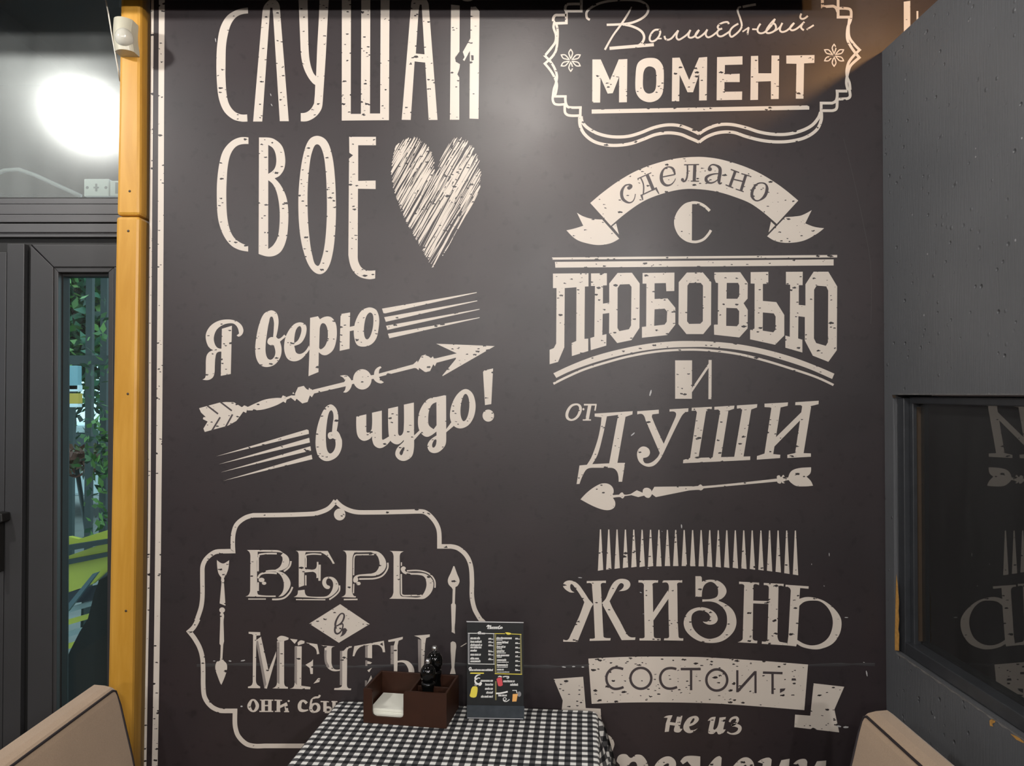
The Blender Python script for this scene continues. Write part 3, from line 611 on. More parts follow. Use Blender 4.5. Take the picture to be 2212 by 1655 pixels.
P('1243,545 1335,545 1255,1040 1168,1045'); P('1172,515 1410,500 1408,535 1340,552 1240,555 1225,545 1170,545'); P('1090,1052 1165,1035 1255,1035 1330,1038 1330,1072 1090,1085'); P('945,900 1240,610 1230,690 940,985')
done('painted_word', 'italic serif cream capitals after a small two-letter word')
B(1200, 760, 4.73)
P('255,1508 s320,1440 s400,1380 s480,1345 s550,1355 s590,1400 s590,1460 585,1465 650,1460 s680,1437 s705,1460 770,1452 830,1415 890,1440 s900,1400 s940,1390 s975,1410 980,1430 1010,1380 1360,1375 1400,1375 1400,1412 1360,1418 1025,1485 985,1455 s960,1490 s930,1490 905,1470 845,1485 775,1465 705,1475 s685,1498 s660,1485 585,1492 s610,1540 s600,1590 s550,1617 s480,1612 s380,1575')
B(1470, 760, 4.727)
P('88,1380 180,1370 s205,1355 s230,1372 985,1295 s985,1270 s1010,1262 s1025,1280 s1050,1258 s1068,1285 1100,1282 s1130,1220 s1200,1190 1332,1180 s1325,1240 1285,1275 s1330,1320 1352,1368 s1270,1375 s1180,1370 s1125,1335 1105,1310 1070,1315 s1065,1340 s1040,1340 1030,1320 s1020,1345 s995,1340 985,1325 235,1395 s210,1415 s185,1410 100,1415')
done('painted_arrow', 'thin cream arrow with heart-shaped head')
# life consists
B(1200, 1130, 5.706)
tx = [553, 655, 757, 860, 963, 1066, 1170, 1273, 1377, 1480, 1584, 1688, 1793] + [1769 + v for v in (130, 235, 340, 445, 549, 653, 760, 867, 972, 1078, 1185)]
bx_ = [555, 656, 760, 862, 966, 1068, 1171, 1274, 1379, 1481, 1587, 1690, 1795] + [1769 + v for v in (130, 236, 340, 447, 552, 657, 762, 868, 975, 1081, 1188)]
by_ = [583, 570, 560, 550, 543, 538, 535, 533, 530, 530, 530, 532, 533, 540, 543, 548, 555, 562, 570, 580, 592, 605, 622, 638]
for i in range(24):
    t = 78 + 14 * math.sin(i / 24 * 1.5); sl = 5 if i < 7 else 0 if i < 13 else -5
    P('%f,%f %f,%f %f,%f %f,%f' % (tx[i] - 6, t, tx[i] + 8, t, bx_[i] + 33, by_[i] - sl, bx_[i] - 33, by_[i] + sl))
done('painted_stripes', 'row of upright tapering cream spikes')
P('385,715 622,710 620,740 s565,745 560,790 570,980 580,1200 590,1380 s600,1410 680,1418 675,1447 420,1452 422,1425 s480,1420 485,1400 470,1050 450,790 s440,745 385,742')
P('235,855 s170,850 s95,785 s105,735 s160,708 s230,720 s290,765 s345,840 410,940 465,1000 440,1020 355,975 s290,865 s235,790 s195,752 s180,790 s195,830')
P('355,975 465,1000 440,1040 270,1465 95,1462 95,1435 s150,1440 s190,1370 s260,1220 s300,1130')
P('570,985 s620,930 s660,830 s710,740 s770,695 s840,688 s900,710 s922,755 s905,800 s860,830 780,840 s830,800 s840,760 s810,740 s780,760 s740,830 665,965 600,1020')
P('580,1010 665,960 s700,1040 s800,1220 s880,1370 s920,1405 985,1408 980,1440 815,1443')
P('1022,705 1265,705 1262,735 s1200,745 1197,780 1203,1100 1210,1390 s1225,1415 1295,1420 1293,1448 1035,1447 1035,1420 s1090,1415 1098,1390 1088,800 s1080,745 1022,733')
P('1200,1105 1385,830 1400,920 1207,1200')
P('1318,707 1562,705 1560,735 s1505,740 1500,780 1505,1200 1515,1390 s1525,1415 1575,1420 1573,1450 1335,1445 1340,1420 s1390,1415 1400,1390 1392,1100 1390,850 s1385,745 1318,735')
B(1510, 1130, 5.706)
P('-45,655 20,655 33,670 35,725 s80,705 s150,698 s240,715 s310,770 s338,840 s310,905 235,958 s330,1000 s420,1080 s460,1200 s440,1310 s370,1400 s270,1460 s150,1478 s20,1460 s-80,1410 s-160,1330 s-190,1240 s-170,1150 s-110,1075 s0,1038 s100,1050 s190,1100 s230,1180 s200,1235 s130,1253 s70,1235 45,1212 s100,1215 s135,1175 s120,1120 s60,1085 s-10,1078 s-80,1120 s-95,1200 s-75,1290 s-10,1370 s80,1420 s160,1425 s260,1385 s330,1290 s345,1180 s320,1080 s240,1000 s150,968 40,970 40,940 s150,935 s220,905 s235,840 s215,770 s150,725 s80,750 s45,810 33,908 -45,908')
P('493,722 740,735 738,765 s680,755 670,800 660,1400 s670,1440 718,1450 715,1482 475,1470 s530,1440 538,1400 555,800 s550,760 493,752'); P('665,955 860,962 862,998 663,990')
P('797,738 1043,750 1040,780 s985,775 978,810 965,1400 s985,1455 1020,1468 1085,1480 1085,1508 772,1488 775,1458 s830,1455 842,1410 860,820 s850,775 797,765')
P('1065,760 1350,780 1348,810 1245,800 1235,935 s1320,912 s1420,920 s1540,960 s1660,1050 s1740,1160 s1755,1260 s1725,1380 s1640,1490 s1500,1550 s1400,1555 s1280,1530 1205,1490 1195,1520 1085,1508 1100,1400 1130,830 s1110,795 1065,785', '1235,1020 s1300,970 s1400,955 s1500,970 s1590,1050 s1640,1160 s1645,1270 s1600,1400 s1510,1480 s1400,1508 s1300,1490 1210,1440')
done('painted_word', 'curling serif cream capitals below the row of spikes')
pr.layer = 'cworn'
B(1190, 1390, 6.245)
P('505,205 s1000,182 s1500,178 s2000,184 s2298,200 s2798,232 3468,285 3418,900 s2798,850 s2298,815 s1998,803 s1500,795 s1000,798 550,815')
P('38,480 435,450 470,872 670,880 685,1095 115,1170 160,770')
pr.layer = 'dark'
K(34, '975,345 s900,328 s830,335 s765,400 s748,480 s775,560 s840,608 s910,610 980,588'); E(1213, 470, 158, 158, 34); K(34, '1692,345 s1610,332 s1530,355 s1478,430 s1482,520 s1530,588 s1610,610 1702,588')
K(34, '1750,345 2020,345'); K(32, '1890,345 1890,630')
B(1510, 1390, 6.245)
E(238, 492, 158, 160, 34); K(30, '515,360 515,658'); K(30, '760,372 760,670'); K(36, '520,645 755,385'); K(32, '860,392 1125,400'); K(32, '990,400 990,682')
P('1090,610 1165,605 1150,635 1090,668'); P('1250,470 1300,470 1310,500 1245,500')
pr.layer = 'cworn'
P('1545,538 1958,585 1825,890 1890,1200 1285,1130 1295,960 1500,975')
done('painted_banner', 'chipped straight cream ribbon banner with thin dark capitals')
B(1190, 1390, 6.245)
P('1520,1000 s1570,975 1640,970 1605,1060 1680,1070 1700,990 1775,975 1740,1130 s1745,1150 1775,1150 s1740,1195 s1690,1200 s1660,1180 1675,1110 1605,1100 1590,1190 1535,1195 1550,1080 1575,1005')
P('s1920,980 s1850,1010 s1795,1090 s1790,1160 s1840,1205 s1900,1205 1980,1145 s1920,1170 s1880,1160 1865,1120 s1940,1090 s1995,1030 s1975,985', 's1930,1010 s1890,1050 1875,1085 s1920,1060')
B(1510, 1390, 6.245)
P('115,1045 s160,1000 225,990 190,1150 s210,1165 s250,1120 275,1000 362,992 325,1160 360,1160 s320,1210 s260,1225 s235,1190 s190,1220 s130,1215 s125,1180 155,1040')
K([25, 30, 35, 40, 28, 22, 45, 50, 40, 20], '410,1060 s440,1015 s500,1000 s520,1030 s490,1080 435,1110 s500,1105 s550,1140 s520,1200 s440,1220 380,1195')
done('painted_word', 'two short cream italic words below the straight ribbon')
B(1190, 1390, 6.245)
P('700,1235 s790,1245 s855,1345 s835,1440 s825,1480 800,1485 s780,1420 740,1380 700,1500')
P('885,1590 s920,1510 s1010,1495 s1080,1545 s1150,1500 s1240,1520 s1310,1640 s1310,1800 1200,1950 1130,1900 1165,1720 s1150,1610 s1090,1600 1045,1655 1000,2100 880,2100 930,1640')
K(95, '1470,1760 s1600,1720 s1640,1620 s1580,1570 s1480,1620 s1430,1720 s1480,1850 1650,1840')
P('1745,1590 s1800,1530 s1880,1515 2015,1525 2010,1900 1890,1900 1890,1650 1840,1590 1780,1630'); 
B(1510, 1390, 6.245)
P('110,1680 s200,1560 s270,1520 305,1545 280,1900 150,1900 160,1700 60,1900 0,1900')
K(100, '560,1760 s660,1720 s690,1640 s630,1585 s540,1640 s480,1740 s540,1860 720,1840')
P('790,1600 s850,1560 s940,1540 980,1570 965,1700 1060,1700 1110,1575 1222,1555 1190,1900 1060,1900 1065,1770 950,1770 930,1900 820,1900 860,1620')
P('1270,1625 s1340,1570 s1430,1560 1460,1600 1440,1790 1540,1690 1590,1590 1715,1580 1690,1900 1560,1900 1565,1800 1450,1900 1330,1900 1350,1640')
done('painted_word', 'bold rounded cream word below the two short italic words')
# believe in dreams
B(390, 1060, 5.911)
K(57, '1978,128 s1900,220 s1800,270 s1680,297 930,315 s820,350 s720,430 s680,530 s668,640 672,772 520,775 s430,790 s330,870 s285,960 s280,1080 s280,1350 s265,1480 s235,1580 205,1660')
B(720, 1060, 5.911)
K(57, '27,128 s120,210 s250,265 s380,278 1080,265 s1180,280 s1280,370 s1340,480 1355,600 1355,712 1500,712 s1600,740 s1700,830 s1755,960 s1770,1150 s1770,1350 s1800,1500 s1850,1600 1895,1665')
E(82, 304, 73, 76)
B(390, 1340, 5.517)
K(55, '210,-15 s160,80 105,135 s170,220 s230,330 s262,450 s270,600 s272,800 s290,920 s360,1020 s450,1070 530,1080 650,1080 648,1180 s655,1280 s690,1380 s780,1470 s870,1497 1000,1497 2700,1497')
B(0, 0, 1)
K(10, '1040,1340 1064,1364 s1036,1400 s1022,1450 s1020,1490')
done('painted_frame', 'single-line cream bracket frame with a dot under its peak')
B(390, 1060, 5.911)
P('850,758 s930,757 1180,758 s1260,765 1310,795 s1240,785 985,780 s985,840 975,900 980,1300 s1000,1330 1215,1340 1215,1358 830,1352 s870,1330 890,1280 893,830 s880,785')
P('1310,795 s1370,840 s1390,900 s1370,970 s1310,1010 1245,1025 s1330,1060 s1390,1130 s1405,1200 s1370,1280 s1310,1340 1250,1355 s1300,1300 s1320,1220 s1310,1140 s1270,1070 1215,1035 1050,1035 s1120,1015 1210,1010 s1270,970 s1300,900 s1300,850 1280,830')
K(20, '1000,850 s1010,815 1230,805'); K(22, '990,850 990,1030'); K(22, '992,1170 990,1280'); K(22, '1410,900 s1390,970 1320,1030'); K(22, '1430,1230 s1390,1310 s1310,1375 1170,1388'); K(14, '865,1384 1090,1384'); K(24, '990,1120 s1020,1070 s1090,1050 1230,1055'); E(1035, 1140, 38, 28); E(1068, 1182, 28, 20)
P('1470,768 1880,770 1970,930 1945,935 s1890,850 1790,785 1600,785 s1590,830 1590,1000 1680,1010 s1730,990 1740,910 1762,910 1760,1115 1735,1115 s1730,1060 1690,1035 1580,1045 1580,1210 1510,1235 1510,830 s1500,785')
P('1500,1275 1585,1265 s1600,1330 s1640,1350 1800,1355 s1880,1340 s1930,1280 s1950,1200 s1930,1140 s1885,1120 s1860,1160 s1870,1200 s1910,1225 s1890,1255 s1840,1240 s1810,1180 s1830,1120 s1900,1098 s1970,1120 s2015,1190 s2010,1260 s1950,1330 s1870,1370 1700,1368 1445,1358 s1490,1330')
K(18, '1602,980 1604,870 s1610,820 1800,815'); K(18, '1600,1080 1600,1210'); K(28, '1778,945 1775,1150'); K(20, '2030,1210 s2020,1290 1900,1390'); K(14, '1475,1390 1850,1393')
B(720, 1060, 5.911)
P('120,765 500,768 s590,790 s660,870 s675,960 s640,1030 s560,1080 450,1090 350,1090 s310,1105 s320,1130 s300,1170 s260,1165 s260,1115 s300,1080 s400,1065 480,1060 s550,1030 s590,950 s580,870 s550,820 480,785 270,790 s250,840 245,900 240,1290 s260,1340 290,1348 285,1365 105,1358 s150,1330 160,1290 170,830 s155,785')
K(16, '520,815 310,818 s275,830 262,900 260,1080'); K(20, '695,920 s690,1000 s620,1090 500,1125 330,1128'); K(16, '262,1190 258,1310'); K(18, '135,1390 310,1388'); E(322, 1185, 28, 22)
P('718,770 900,775 s860,800 848,840 850,1280 s860,1340 900,1355 1050,1365 s1120,1350 s1170,1280 s1190,1190 s1160,1100 s1080,1075 960,1075 s890,1050 s862,1000 s890,968 s925,985 s915,1020 s960,1045 1080,1050 s1180,1065 s1260,1130 s1280,1200 s1250,1300 s1170,1375 1100,1385 715,1380 s750,1350 768,1300 770,840 s755,790')
K(18, '940,1025 s1100,1022 s1220,1060 s1290,1140 1298,1240'); K(18, '868,1065 870,1290 s880,1330 930,1340 1130,1338'); K(14, '870,915 870,960')
done('painted_word', 'shadowed cream capitals above the lettered diamond')
B(390, 1060, 5.911)
P('465,885 s510,920 s550,930 s590,910 622,888 s610,1000 s580,1080 555,1115 560,1150 555,1170 575,1470 500,1440 525,1165 518,1145 522,1110 s480,1040'); E(532, 1525, 36, 35); P('505,1580 s530,1555 s555,1585 552,1640 548,1720 512,1720')
B(390, 1340, 5.517)
P('475,-20 512,-20 520,250 510,290 500,450 s515,480 s550,520 s555,580 s530,670 485,775 s440,660 s415,570 s430,500 470,480 475,440 480,300 465,280')
done('painted_arrow', 'upright cream spear ornament beside the shadowed capitals, point down')
B(720, 1060, 5.911)
P('1540,945 s1580,1060 s1612,1150 s1590,1210 1560,1230 1558,1260 1552,1440 1565,1465 1555,1700 1515,1700 1505,1460 1520,1440 1525,1260 1510,1235 s1470,1190 s1465,1130 s1500,1050')
B(690, 1290, 6.897)
P('1985,60 2013,60 2015,90 2030,110 2025,300 2015,470 2020,545 1970,520 1972,470 1962,110 1980,90'); P('1955,680 s1990,660 s2033,690 2030,800 2010,1050 2030,1145 1945,1145 1970,1050 1955,800'); P('2100,735 2190,680 2197,690 2112,742')
done('painted_arrow', 'upright cream spear ornament, point up')
P('-152,395 310,105 750,402 290,680')
pr.layer = 'dark'
K([26, 30, 26, 20, 22, 26, 24, 18], '250,470 s238,400 s270,310 s320,248 s360,250 s368,300 s330,380 255,430'); K([26, 28, 26, 22, 20, 20], '236,440 s235,520 s270,545 s320,510 s350,440 s345,398 312,398'); P('340,475 s390,462 s408,500 s370,560 305,592 s335,540')
pr.layer = 'cream'
done('painted_diamond', 'cream diamond with one dark script letter')
B(390, 1340, 5.517)
P('812,138 950,142 952,180 880,185 850,165 812,160'); K(38, '885,180 880,720'); P('805,790 s850,770 862,710 898,705 s910,760 950,790 950,810 805,808'); P('900,240 960,195 1050,600 1140,370 1140,430 1030,815 1000,810')
P('1150,250 1235,245 1235,720 s1245,780 1280,795 1280,815 1095,812 s1140,780 1150,720'); P('1150,215 s1200,185 1290,210 1285,230 1240,245 1160,245')
P('1360,310 1445,310 1440,780 1550,795 1545,822 1300,815 s1350,790 1358,720'); P('1305,220 1395,230 1385,250 1360,280'); P('1395,270 s1430,240 1480,250 1475,275 1400,300'); P('1495,265 1630,285 1655,400 1625,405 s1610,340 1540,290'); P('1490,530 1560,490 1580,465 1578,640 1550,640 1540,570'); P('1585,755 1640,690 1665,690 1655,735')
B(690, 1290, 6.897)
P('25,715 235,735 s190,750 180,790 180,980 s210,1060 s260,1080 330,1070 310,1095 s200,1100 s120,1050 s80,960 75,800 s70,740'); P('340,800 360,800 s400,760 420,735 485,730 480,750 s430,770 415,830 410,1300 s425,1350 475,1360 470,1385 220,1382 225,1355 s320,1340 340,1300'); 
P('520,730 960,650 980,820 945,820 s930,760 s890,720 s840,710 s640,730 s570,780 520,880 495,880', '900,700 940,675 950,730'); P('718,725 785,700 785,910 718,905'); P('715,955 s740,958 785,975 760,995 715,995'); P('715,1090 785,1050 740,1120'); P('710,1290 770,1165 785,1210 710,1300')
P('1025,640 1245,590 1240,625 1180,650 1165,720 1165,950 s1250,940 s1330,960 s1400,1040 1415,1140 1330,1140 s1320,1060 s1260,980 1165,975 1160,1120 1110,1120 1110,720 1130,655 1030,668'); P('1410,575 1645,555 1645,590 1590,610 1575,700 1560,980 1530,1180 1515,1180 1520,640 s1490,605')
pr.layer = 'dgrey'
P('308,800 340,800 338,1310 305,1310'); P('683,730 716,725 716,905 683,900'); P('685,940 715,940 715,1025 685,1025'); P('680,1240 710,1240 710,1310 680,1330'); P('1062,720 1110,720 1110,1000 1062,1000'); P('1468,620 1520,640 1515,1120 1475,1110'); P('78,790 110,790 s112,950 s150,1040 120,1050 s80,960')
B(390, 1340, 5.517)
P('905,250 925,240 1025,760 1000,810'); P('1150,260 1180,260 1180,760 1152,740'); P('1360,315 1388,315 1388,770 1360,740')
pr.layer = 'cream'
done('painted_word', 'shadowed cream capitals below the lettered diamond')
K([18, 40, 42, 18, 40, 42], 's865,948 s822,1000 s822,1045 s865,1085 s908,1050 s912,1000', True); K(42, '985,955 985,1085'); K(42, '1065,955 1065,1085'); K(16, '985,1018 1065,1015'); K(14, '945,950 1105,953'); K(14, '940,1086 1105,1086')
K(42, '1168,955 1166,1085'); K(30, '1150,1050 1270,990'); K(38, '1255,1000 1268,1085'); K(14, '1120,952 1210,955'); K(14, '1125,1086 1190,1086'); K(14, '1235,1088 1295,1088'); E(1290, 962, 13, 12)
K([36, 25, 45, 40, 14], '1505,990 s1455,960 s1420,1010 s1435,1070 1522,1068'); K([20, 40, 38, 18, 40, 35], 's1598,995 s1556,1030 s1562,1075 s1602,1092 s1645,1060 s1640,1010', True); K(24, '1553,1050 s1560,960 s1600,922 s1645,915 1662,890')
K(40, '1722,970 1722,1090'); K(14, '1670,968 1770,970'); K(26, '1735,1040 s1785,1045 s1785,1085 1720,1092'); K(40, '1830,970 1830,1090'); K(14, '1800,968 1870,970')
done('painted_word', 'small cream lower-case words running behind the chequered cloth')
# upright border lines
B(0, 0, 1)
K(12.5, '350,-60 s349.5,38 s349,127 s346.5,634 s342,1150 s338,1455 333.5,1700'); K(5.4, '330,-60 s329,100 s325,634 s322.3,1150 s317,1455 313,1700')
done('painted_border', 'thick and thin upright cream border lines beside the yellow post')
P('1952,4 1966,2 1970,1700 1956,1700'); P('1979.5,24 1983.5,24 1988,1700 1984,1700')
done('painted_border', 'upright cream border lines behind the partition')
# scuffs and rub marks
for x, y, l, w_, a in ((1253, 1248, 9, 2.2, 5), (1828, 1334, 8, 2.2, 2), (1791, 1198, 8, 1.8, 88), (1866, 1431, 4, 1.6, 10), (1872, 1455, 13, 3, 80), (1472, 1137, 9, 3, 85), (1405, 849, 14, 4, 105), (1367, 938, 11, 3, 140),
                      (1384, 1280, 5, 2, 20), (1218, 1441, 9, 3, 8), (1239, 1440, 7, 3, 0), (1259, 1441, 6, 3, 4), (1827, 1571, 12, 5, 0), (1812, 1569, 10, 4, 10), (463, 1428, 5, 2, 0), (497, 1428, 6, 3, 10), (525, 1427, 10, 3, 170), (522, 1526, 5, 4, 0),
                      (466, 87, 9, 2, 80), (585, 205, 6, 2, 70), (587, 227, 6, 2, 60), (1430, 1148, 3, 1, 45), (1400, 1228, 3, 2, 0), (1390, 1326, 4, 1, 0), (1753, 1219, 3, 2, 90), (1780, 1266, 3, 2, 40), (1700, 1152, 4, 2, 0)):
    ca, sa = math.cos(math.radians(a)), math.sin(math.radians(a))
    P(' '.join('%f,%f' % (x + ca * u * l / 2 - sa * v * w_ / 2, y + sa * u * l / 2 + ca * v * w_ / 2) for u, v in ((-1, -.3), (-.2, -1), (1, -.5), (.8, .6), (-.1, .8), (-.8, .6))))
INK['cream'] = m_scuff
done('wall_scuffs', 'small pale scuffs and scratches')['kind'] = 'stuff'
K(1.0, '1822,300 s1840,370 s1862,470 s1880,570 1881,700')
INK['cream'] = simple('faint_scratch', (0.05, 0.047, 0.047), 0.4)
done('wall_scratch', 'long faint curved scratch')
INK['cream'] = m_print
# horizontal rub seam at chair height, its lamp sheen painted as lighter grey
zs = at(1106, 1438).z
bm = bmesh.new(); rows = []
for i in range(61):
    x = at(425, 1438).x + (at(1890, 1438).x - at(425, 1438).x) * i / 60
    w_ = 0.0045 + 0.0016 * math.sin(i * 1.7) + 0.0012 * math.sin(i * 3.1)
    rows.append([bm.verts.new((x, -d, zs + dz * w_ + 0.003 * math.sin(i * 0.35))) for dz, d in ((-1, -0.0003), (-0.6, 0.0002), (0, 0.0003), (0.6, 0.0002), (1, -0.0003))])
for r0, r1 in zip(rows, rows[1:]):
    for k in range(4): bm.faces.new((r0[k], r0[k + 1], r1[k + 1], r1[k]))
m_rub_sheen = simple('painted_rub_sheen', (0.042, 0.040, 0.042), 0.3)
tag(from_bm('rub_seam_sheen', bm, m_rub_sheen, wall_back, True), 'horizontal rub mark at chair height, its sheen painted as lighter grey')

# ------------------------------------------------------------------ yellow post
post = tag(empty('timber_post', (at(285, 1400, 0).x, 0.03, 0)), 'yellow varnished timber post between door and lettered wall', 'post')
def under(o, p):
    o.parent = p; o.matrix_parent_inverse = Matrix.Translation(-p.location) if p.rotation_euler.z == 0 else p.matrix_basis.inverted(); return o
for (a, b_) in (((-120, 465.5), (0, 0)), ((467.0, 2400), (0, 0))):
    y0, y1 = a
    def xl(y): return 259.5 - (y + 0) * 0.0182
    def xr_(y): return 304.5 - max(0, y - 300) * 0.0150
    pts = [(xl(y0) - (1 if y0 > 0 else 0), y0), (xr_(y0), y0), (xr_(y1), y1), (xl(y1), y1)]
    under(pxprism('post_board', pts, -0.024, 0.10, m_wood, None, 0.0085), post)
for px, py in ((280, 413), (277, 499), (276, 851), (272, 1320)):
    p = at(px, py, -0.0245)
    bm = bmesh.new(); bmesh.ops.create_uvsphere(bm, u_segments=10, v_segments=6, radius=0.0032, matrix=Matrix.Translation(p) @ Matrix.Diagonal((1, 0.35, 1, 1)))
    under(from_bm('screw_head', bm, m_oldwood, None, True), post)

# ------------------------------------------------------------------ glazed door and transom beside the post
YF = 0.10
win = tag(empty('window_1', (-1.5, 0.12, 2.0)), 'grey framed transom window with dusty glass', kind='structure')
def strip(name, px0, px1, py0, py1, Y0, Y1, mat, parent, bev=0.0015):
    a, b_ = at(px0, py0, Y0), at(px1, py1, Y0)
    if py1 > 1000: b_.x = at(px1, py0, Y0).x
    return under(box(name, a.x, b_.x, Y0, Y1, b_.z, a.z, mat, None, bev), parent)
for (y0, y1, Y) in ((428.5, 440.5, 0.122), (441, 463, 0.106), (463.6, 480, 0.101), (483, 502, 0.103), (502.5, 512, 0.110)):
    strip('rail', -420, 305, y0, y1, Y, 0.19, m_pvc, win)
strip('gasket', -420, 305, 426.5, 428.5, 0.140, 0.155, m_black, win, 0)
strip('pane', -420, 305, -160, 428, 0.150, 0.156, m_glass_transom, win, 0)
strip('gasket', -420, 305, 480, 530, 0.128, 0.185, m_black, win, 0)
door = tag(empty('door_1', (-1.4, 0.12, 0.0)), 'grey glazed door leaf with narrow pane', kind='structure')
strip('backing', -420, 62, 528, 2260, 0.125, 0.16, m_black, door, 0)
strip('gasket', 50, 68, 528, 2260, 0.126, 0.16, m_black, door, 0)
def poly(name, px, Y0, Y1, mat, parent, bev=0.0012): return under(pxprism(name, px, Y0, Y1, mat, None, bev), parent)
poly('top_rail', [(68.5, 528.5), (330, 528.5), (300, 576.5), (116, 576.5)], 0.103, 0.17, m_pvc_shade, door)
poly('stile', [(66, 530), (114.6, 577.5), (110, 2250), (54, 2250)], 0.103, 0.17, m_pvc_shade, door)
poly('stile', [(246, 577.5), (310, 577.5), (300, 2250), (239, 2250)], 0.103, 0.17, m_pvc_shade, door)
poly('glazing_bead', [(116.5, 577.3), (246, 577.3), (234, 588), (126, 588)], 0.108, 0.16, m_pvc_shade, door)
poly('glazing_bead', [(116.2, 577.6), (125.6, 588.3), (119, 2250), (111, 2250)], 0.108, 0.16, m_pvc_shade, door)
poly('glazing_bead', [(234.5, 588.3), (245.5, 578), (238, 2250), (227.5, 2250)], 0.108, 0.16, m_pvc_shade, door)
poly('gasket', [(126, 588.3), (234, 588.3), (232, 597), (133, 597)], 0.128, 0.16, m_black, door, 0)
poly('gasket', [(126, 588.5), (137, 597), (130, 2250), (119.5, 2250)], 0.128, 0.16, m_black, door, 0)
strip('pane', 115, 245, 585, 2250, 0.150, 0.156, m_glass_door, door, 0)
strip('fixed_frame', 15, 52.5, 526.5, 2250, 0.106, 0.16, m_pvc_shade, door)
strip('fixed_frame', -420, 14, 545, 2250, 0.112, 0.16, m_pvc_shade, door)
poly('handle', [(-14, 1108), (4, 1110), (5, 1128), (-8, 1132), (-8, 1240), (-16, 1240)], 0.07, 0.105, m_black, door, 0.003)

# ------------------------------------------------------------------ motion sensor and its cable on the post
ps = at(270, 80, -0.05)
sen = tag(empty('motion_sensor', (ps.x, -0.024, ps.z)), 'ivory motion sensor with domed lens fixed on the yellow post', 'motion sensor')
def grid_shell(name, px0, px1, py0, py1, mat, parent):
    bm = bmesh.new(); n = 14; rows = []
    for j in range(n + 1):
        v = j / n; row = []
        for i in range(n + 1):
            u = i / n
            dep = 0.030 + 0.016 * math.sin(math.pi * u) ** 0.7 + 0.006 * math.sin(math.pi * v)
            pinch = 1 - 0.10 * math.sin(math.pi * min(1, max(0, (v - 0.1) / 0.75))) * 1.0
            cx_ = (px0 + px1) / 2; x = cx_ + (u - 0.5) * (px1 - px0) * (pinch if u > 0.5 else 1.0) + 3 * v
            p = at(x, py0 + (py1 - py0) * v + 3 * (1 - v) * (u - 0.4), -0.06); row.append(bm.verts.new((p.x, -0.024 - dep, p.z)))
        rows.append(row)
    for r0, r1 in zip(rows, rows[1:]):
        for k in range(n): bm.faces.new((r0[k], r0[k + 1], r1[k + 1], r1[k]))
    ed = [e for e in bm.edges if e.is_boundary]
    r = bmesh.ops.extrude_edge_only(bm, edges=ed)
    for v in r['geom']:
        if isinstance(v, bmesh.types.BMVert): v.co.y = -0.0245; 
    bmesh.ops.holes_fill(bm, edges=[e for e in bm.edges if e.is_boundary])
    return under(from_bm(name, bm, mat, None), parent)
grid_shell('housing', 243, 284, 39, 110, m_plastic, sen)
pl_ = at(266, 80, -0.07)
bm = bmesh.new(); bmesh.ops.create_uvsphere(bm, u_segments=28, v_segments=16, radius=1.0, matrix=Matrix.Translation((pl_.x, -0.064, pl_.z)) @ Matrix.Diagonal((0.0215, 0.024, 0.024, 1)))
under(from_bm('lens', bm, m_lens, None, True), sen)
bm = bmesh.new(); pr_ = at(257, 66, -0.078); bmesh.ops.create_uvsphere(bm, u_segments=10, v_segments=6, radius=0.0018, matrix=Matrix.Translation((pr_.x, -0.0795, pr_.z)))
under(from_bm('indicator_light', bm, m_red, None, True), sen)
cpts = [at(x, y, Y) for x, y, Y in ((222, -40, -0.02), (228, 0, -0.02), (234, 28, -0.02), (240, 65, -0.02), (248, 110, -0.02), (255, 150, -0.015), (259, 175, 0.02))]
tag(tube('sensor_cable', cpts, 0.0018, m_cable), 'thin white cable running down past the motion sensor', 'cable')

# solid plates behind the transom glass, standing in for plates mirrored in it
for (x0, x1, y0, y1, kind) in ((181, 235, 386, 424.5, 0), (237, 300, 390, 424, 1)):
    a, b_ = at(x0, y0, 0.26), at(x1, y1, 0.26)
    r = empty('mirrored_socket_plate', ((a.x + b_.x) / 2, 0.27, b_.z))
    tag(r, 'white electrical plate with cross-shaped slot, a reflection built as a solid behind the transom glass' if kind == 0 else 'white electrical plate with grey square inset, a reflection built as a solid behind the transom glass', 'socket')
    under(box('plate', a.x, b_.x, 0.26, 0.29, b_.z, a.z, m_white, None, 0.003), r)
    cx_, cz_ = (a.x + b_.x) / 2, (a.z + b_.z) / 2; s_ = (b_.x - a.x)
    if kind == 0:
        bm = bmesh.new(); bm_box(bm, cx_ - 0.10 * s_, cx_ + 0.10 * s_, 0.2585, 0.262, cz_ - 0.03 * s_, cz_ + 0.03 * s_); bm_box(bm, cx_ - 0.035 * s_, cx_ + 0.035 * s_, 0.2583, 0.262, cz_ - 0.15 * s_, cz_ + 0.15 * s_)
        under(from_bm('slot', bm, m_grey, None), r)
        for sx_ in (-0.36, 0.38):
            bm = bmesh.new(); bmesh.ops.create_uvsphere(bm, u_segments=12, v_segments=6, radius=0.06 * s_, matrix=Matrix.Translation((cx_ + sx_ * s_, 0.26, cz_)) @ Matrix.Diagonal((1, 0.2, 1, 1)))
            under(from_bm('screw', bm, m_grey, None, True), r)
    else:
        under(box('inset', a.x + 0.2 * s_, a.x + 0.75 * s_, 0.2585, 0.262, cz_ - 0.18 * s_, cz_ + 0.2 * s_, m_grey, None), r)
kp = [at(x, y, 0.30) for x, y in ((-60, 420), (-30, 385), (10, 368), (40, 366), (75, 378), (110, 394), (145, 410), (175, 424))]  # solid arc added in place of a faint reflection in the glass
tag(tube('reflection_arc', kp, 0.006, simple('reflection_arc_grey', (0.35, 0.36, 0.36), 0.5)), 'pale grey arc behind the transom glass, standing in for a faint reflection', 'cable')

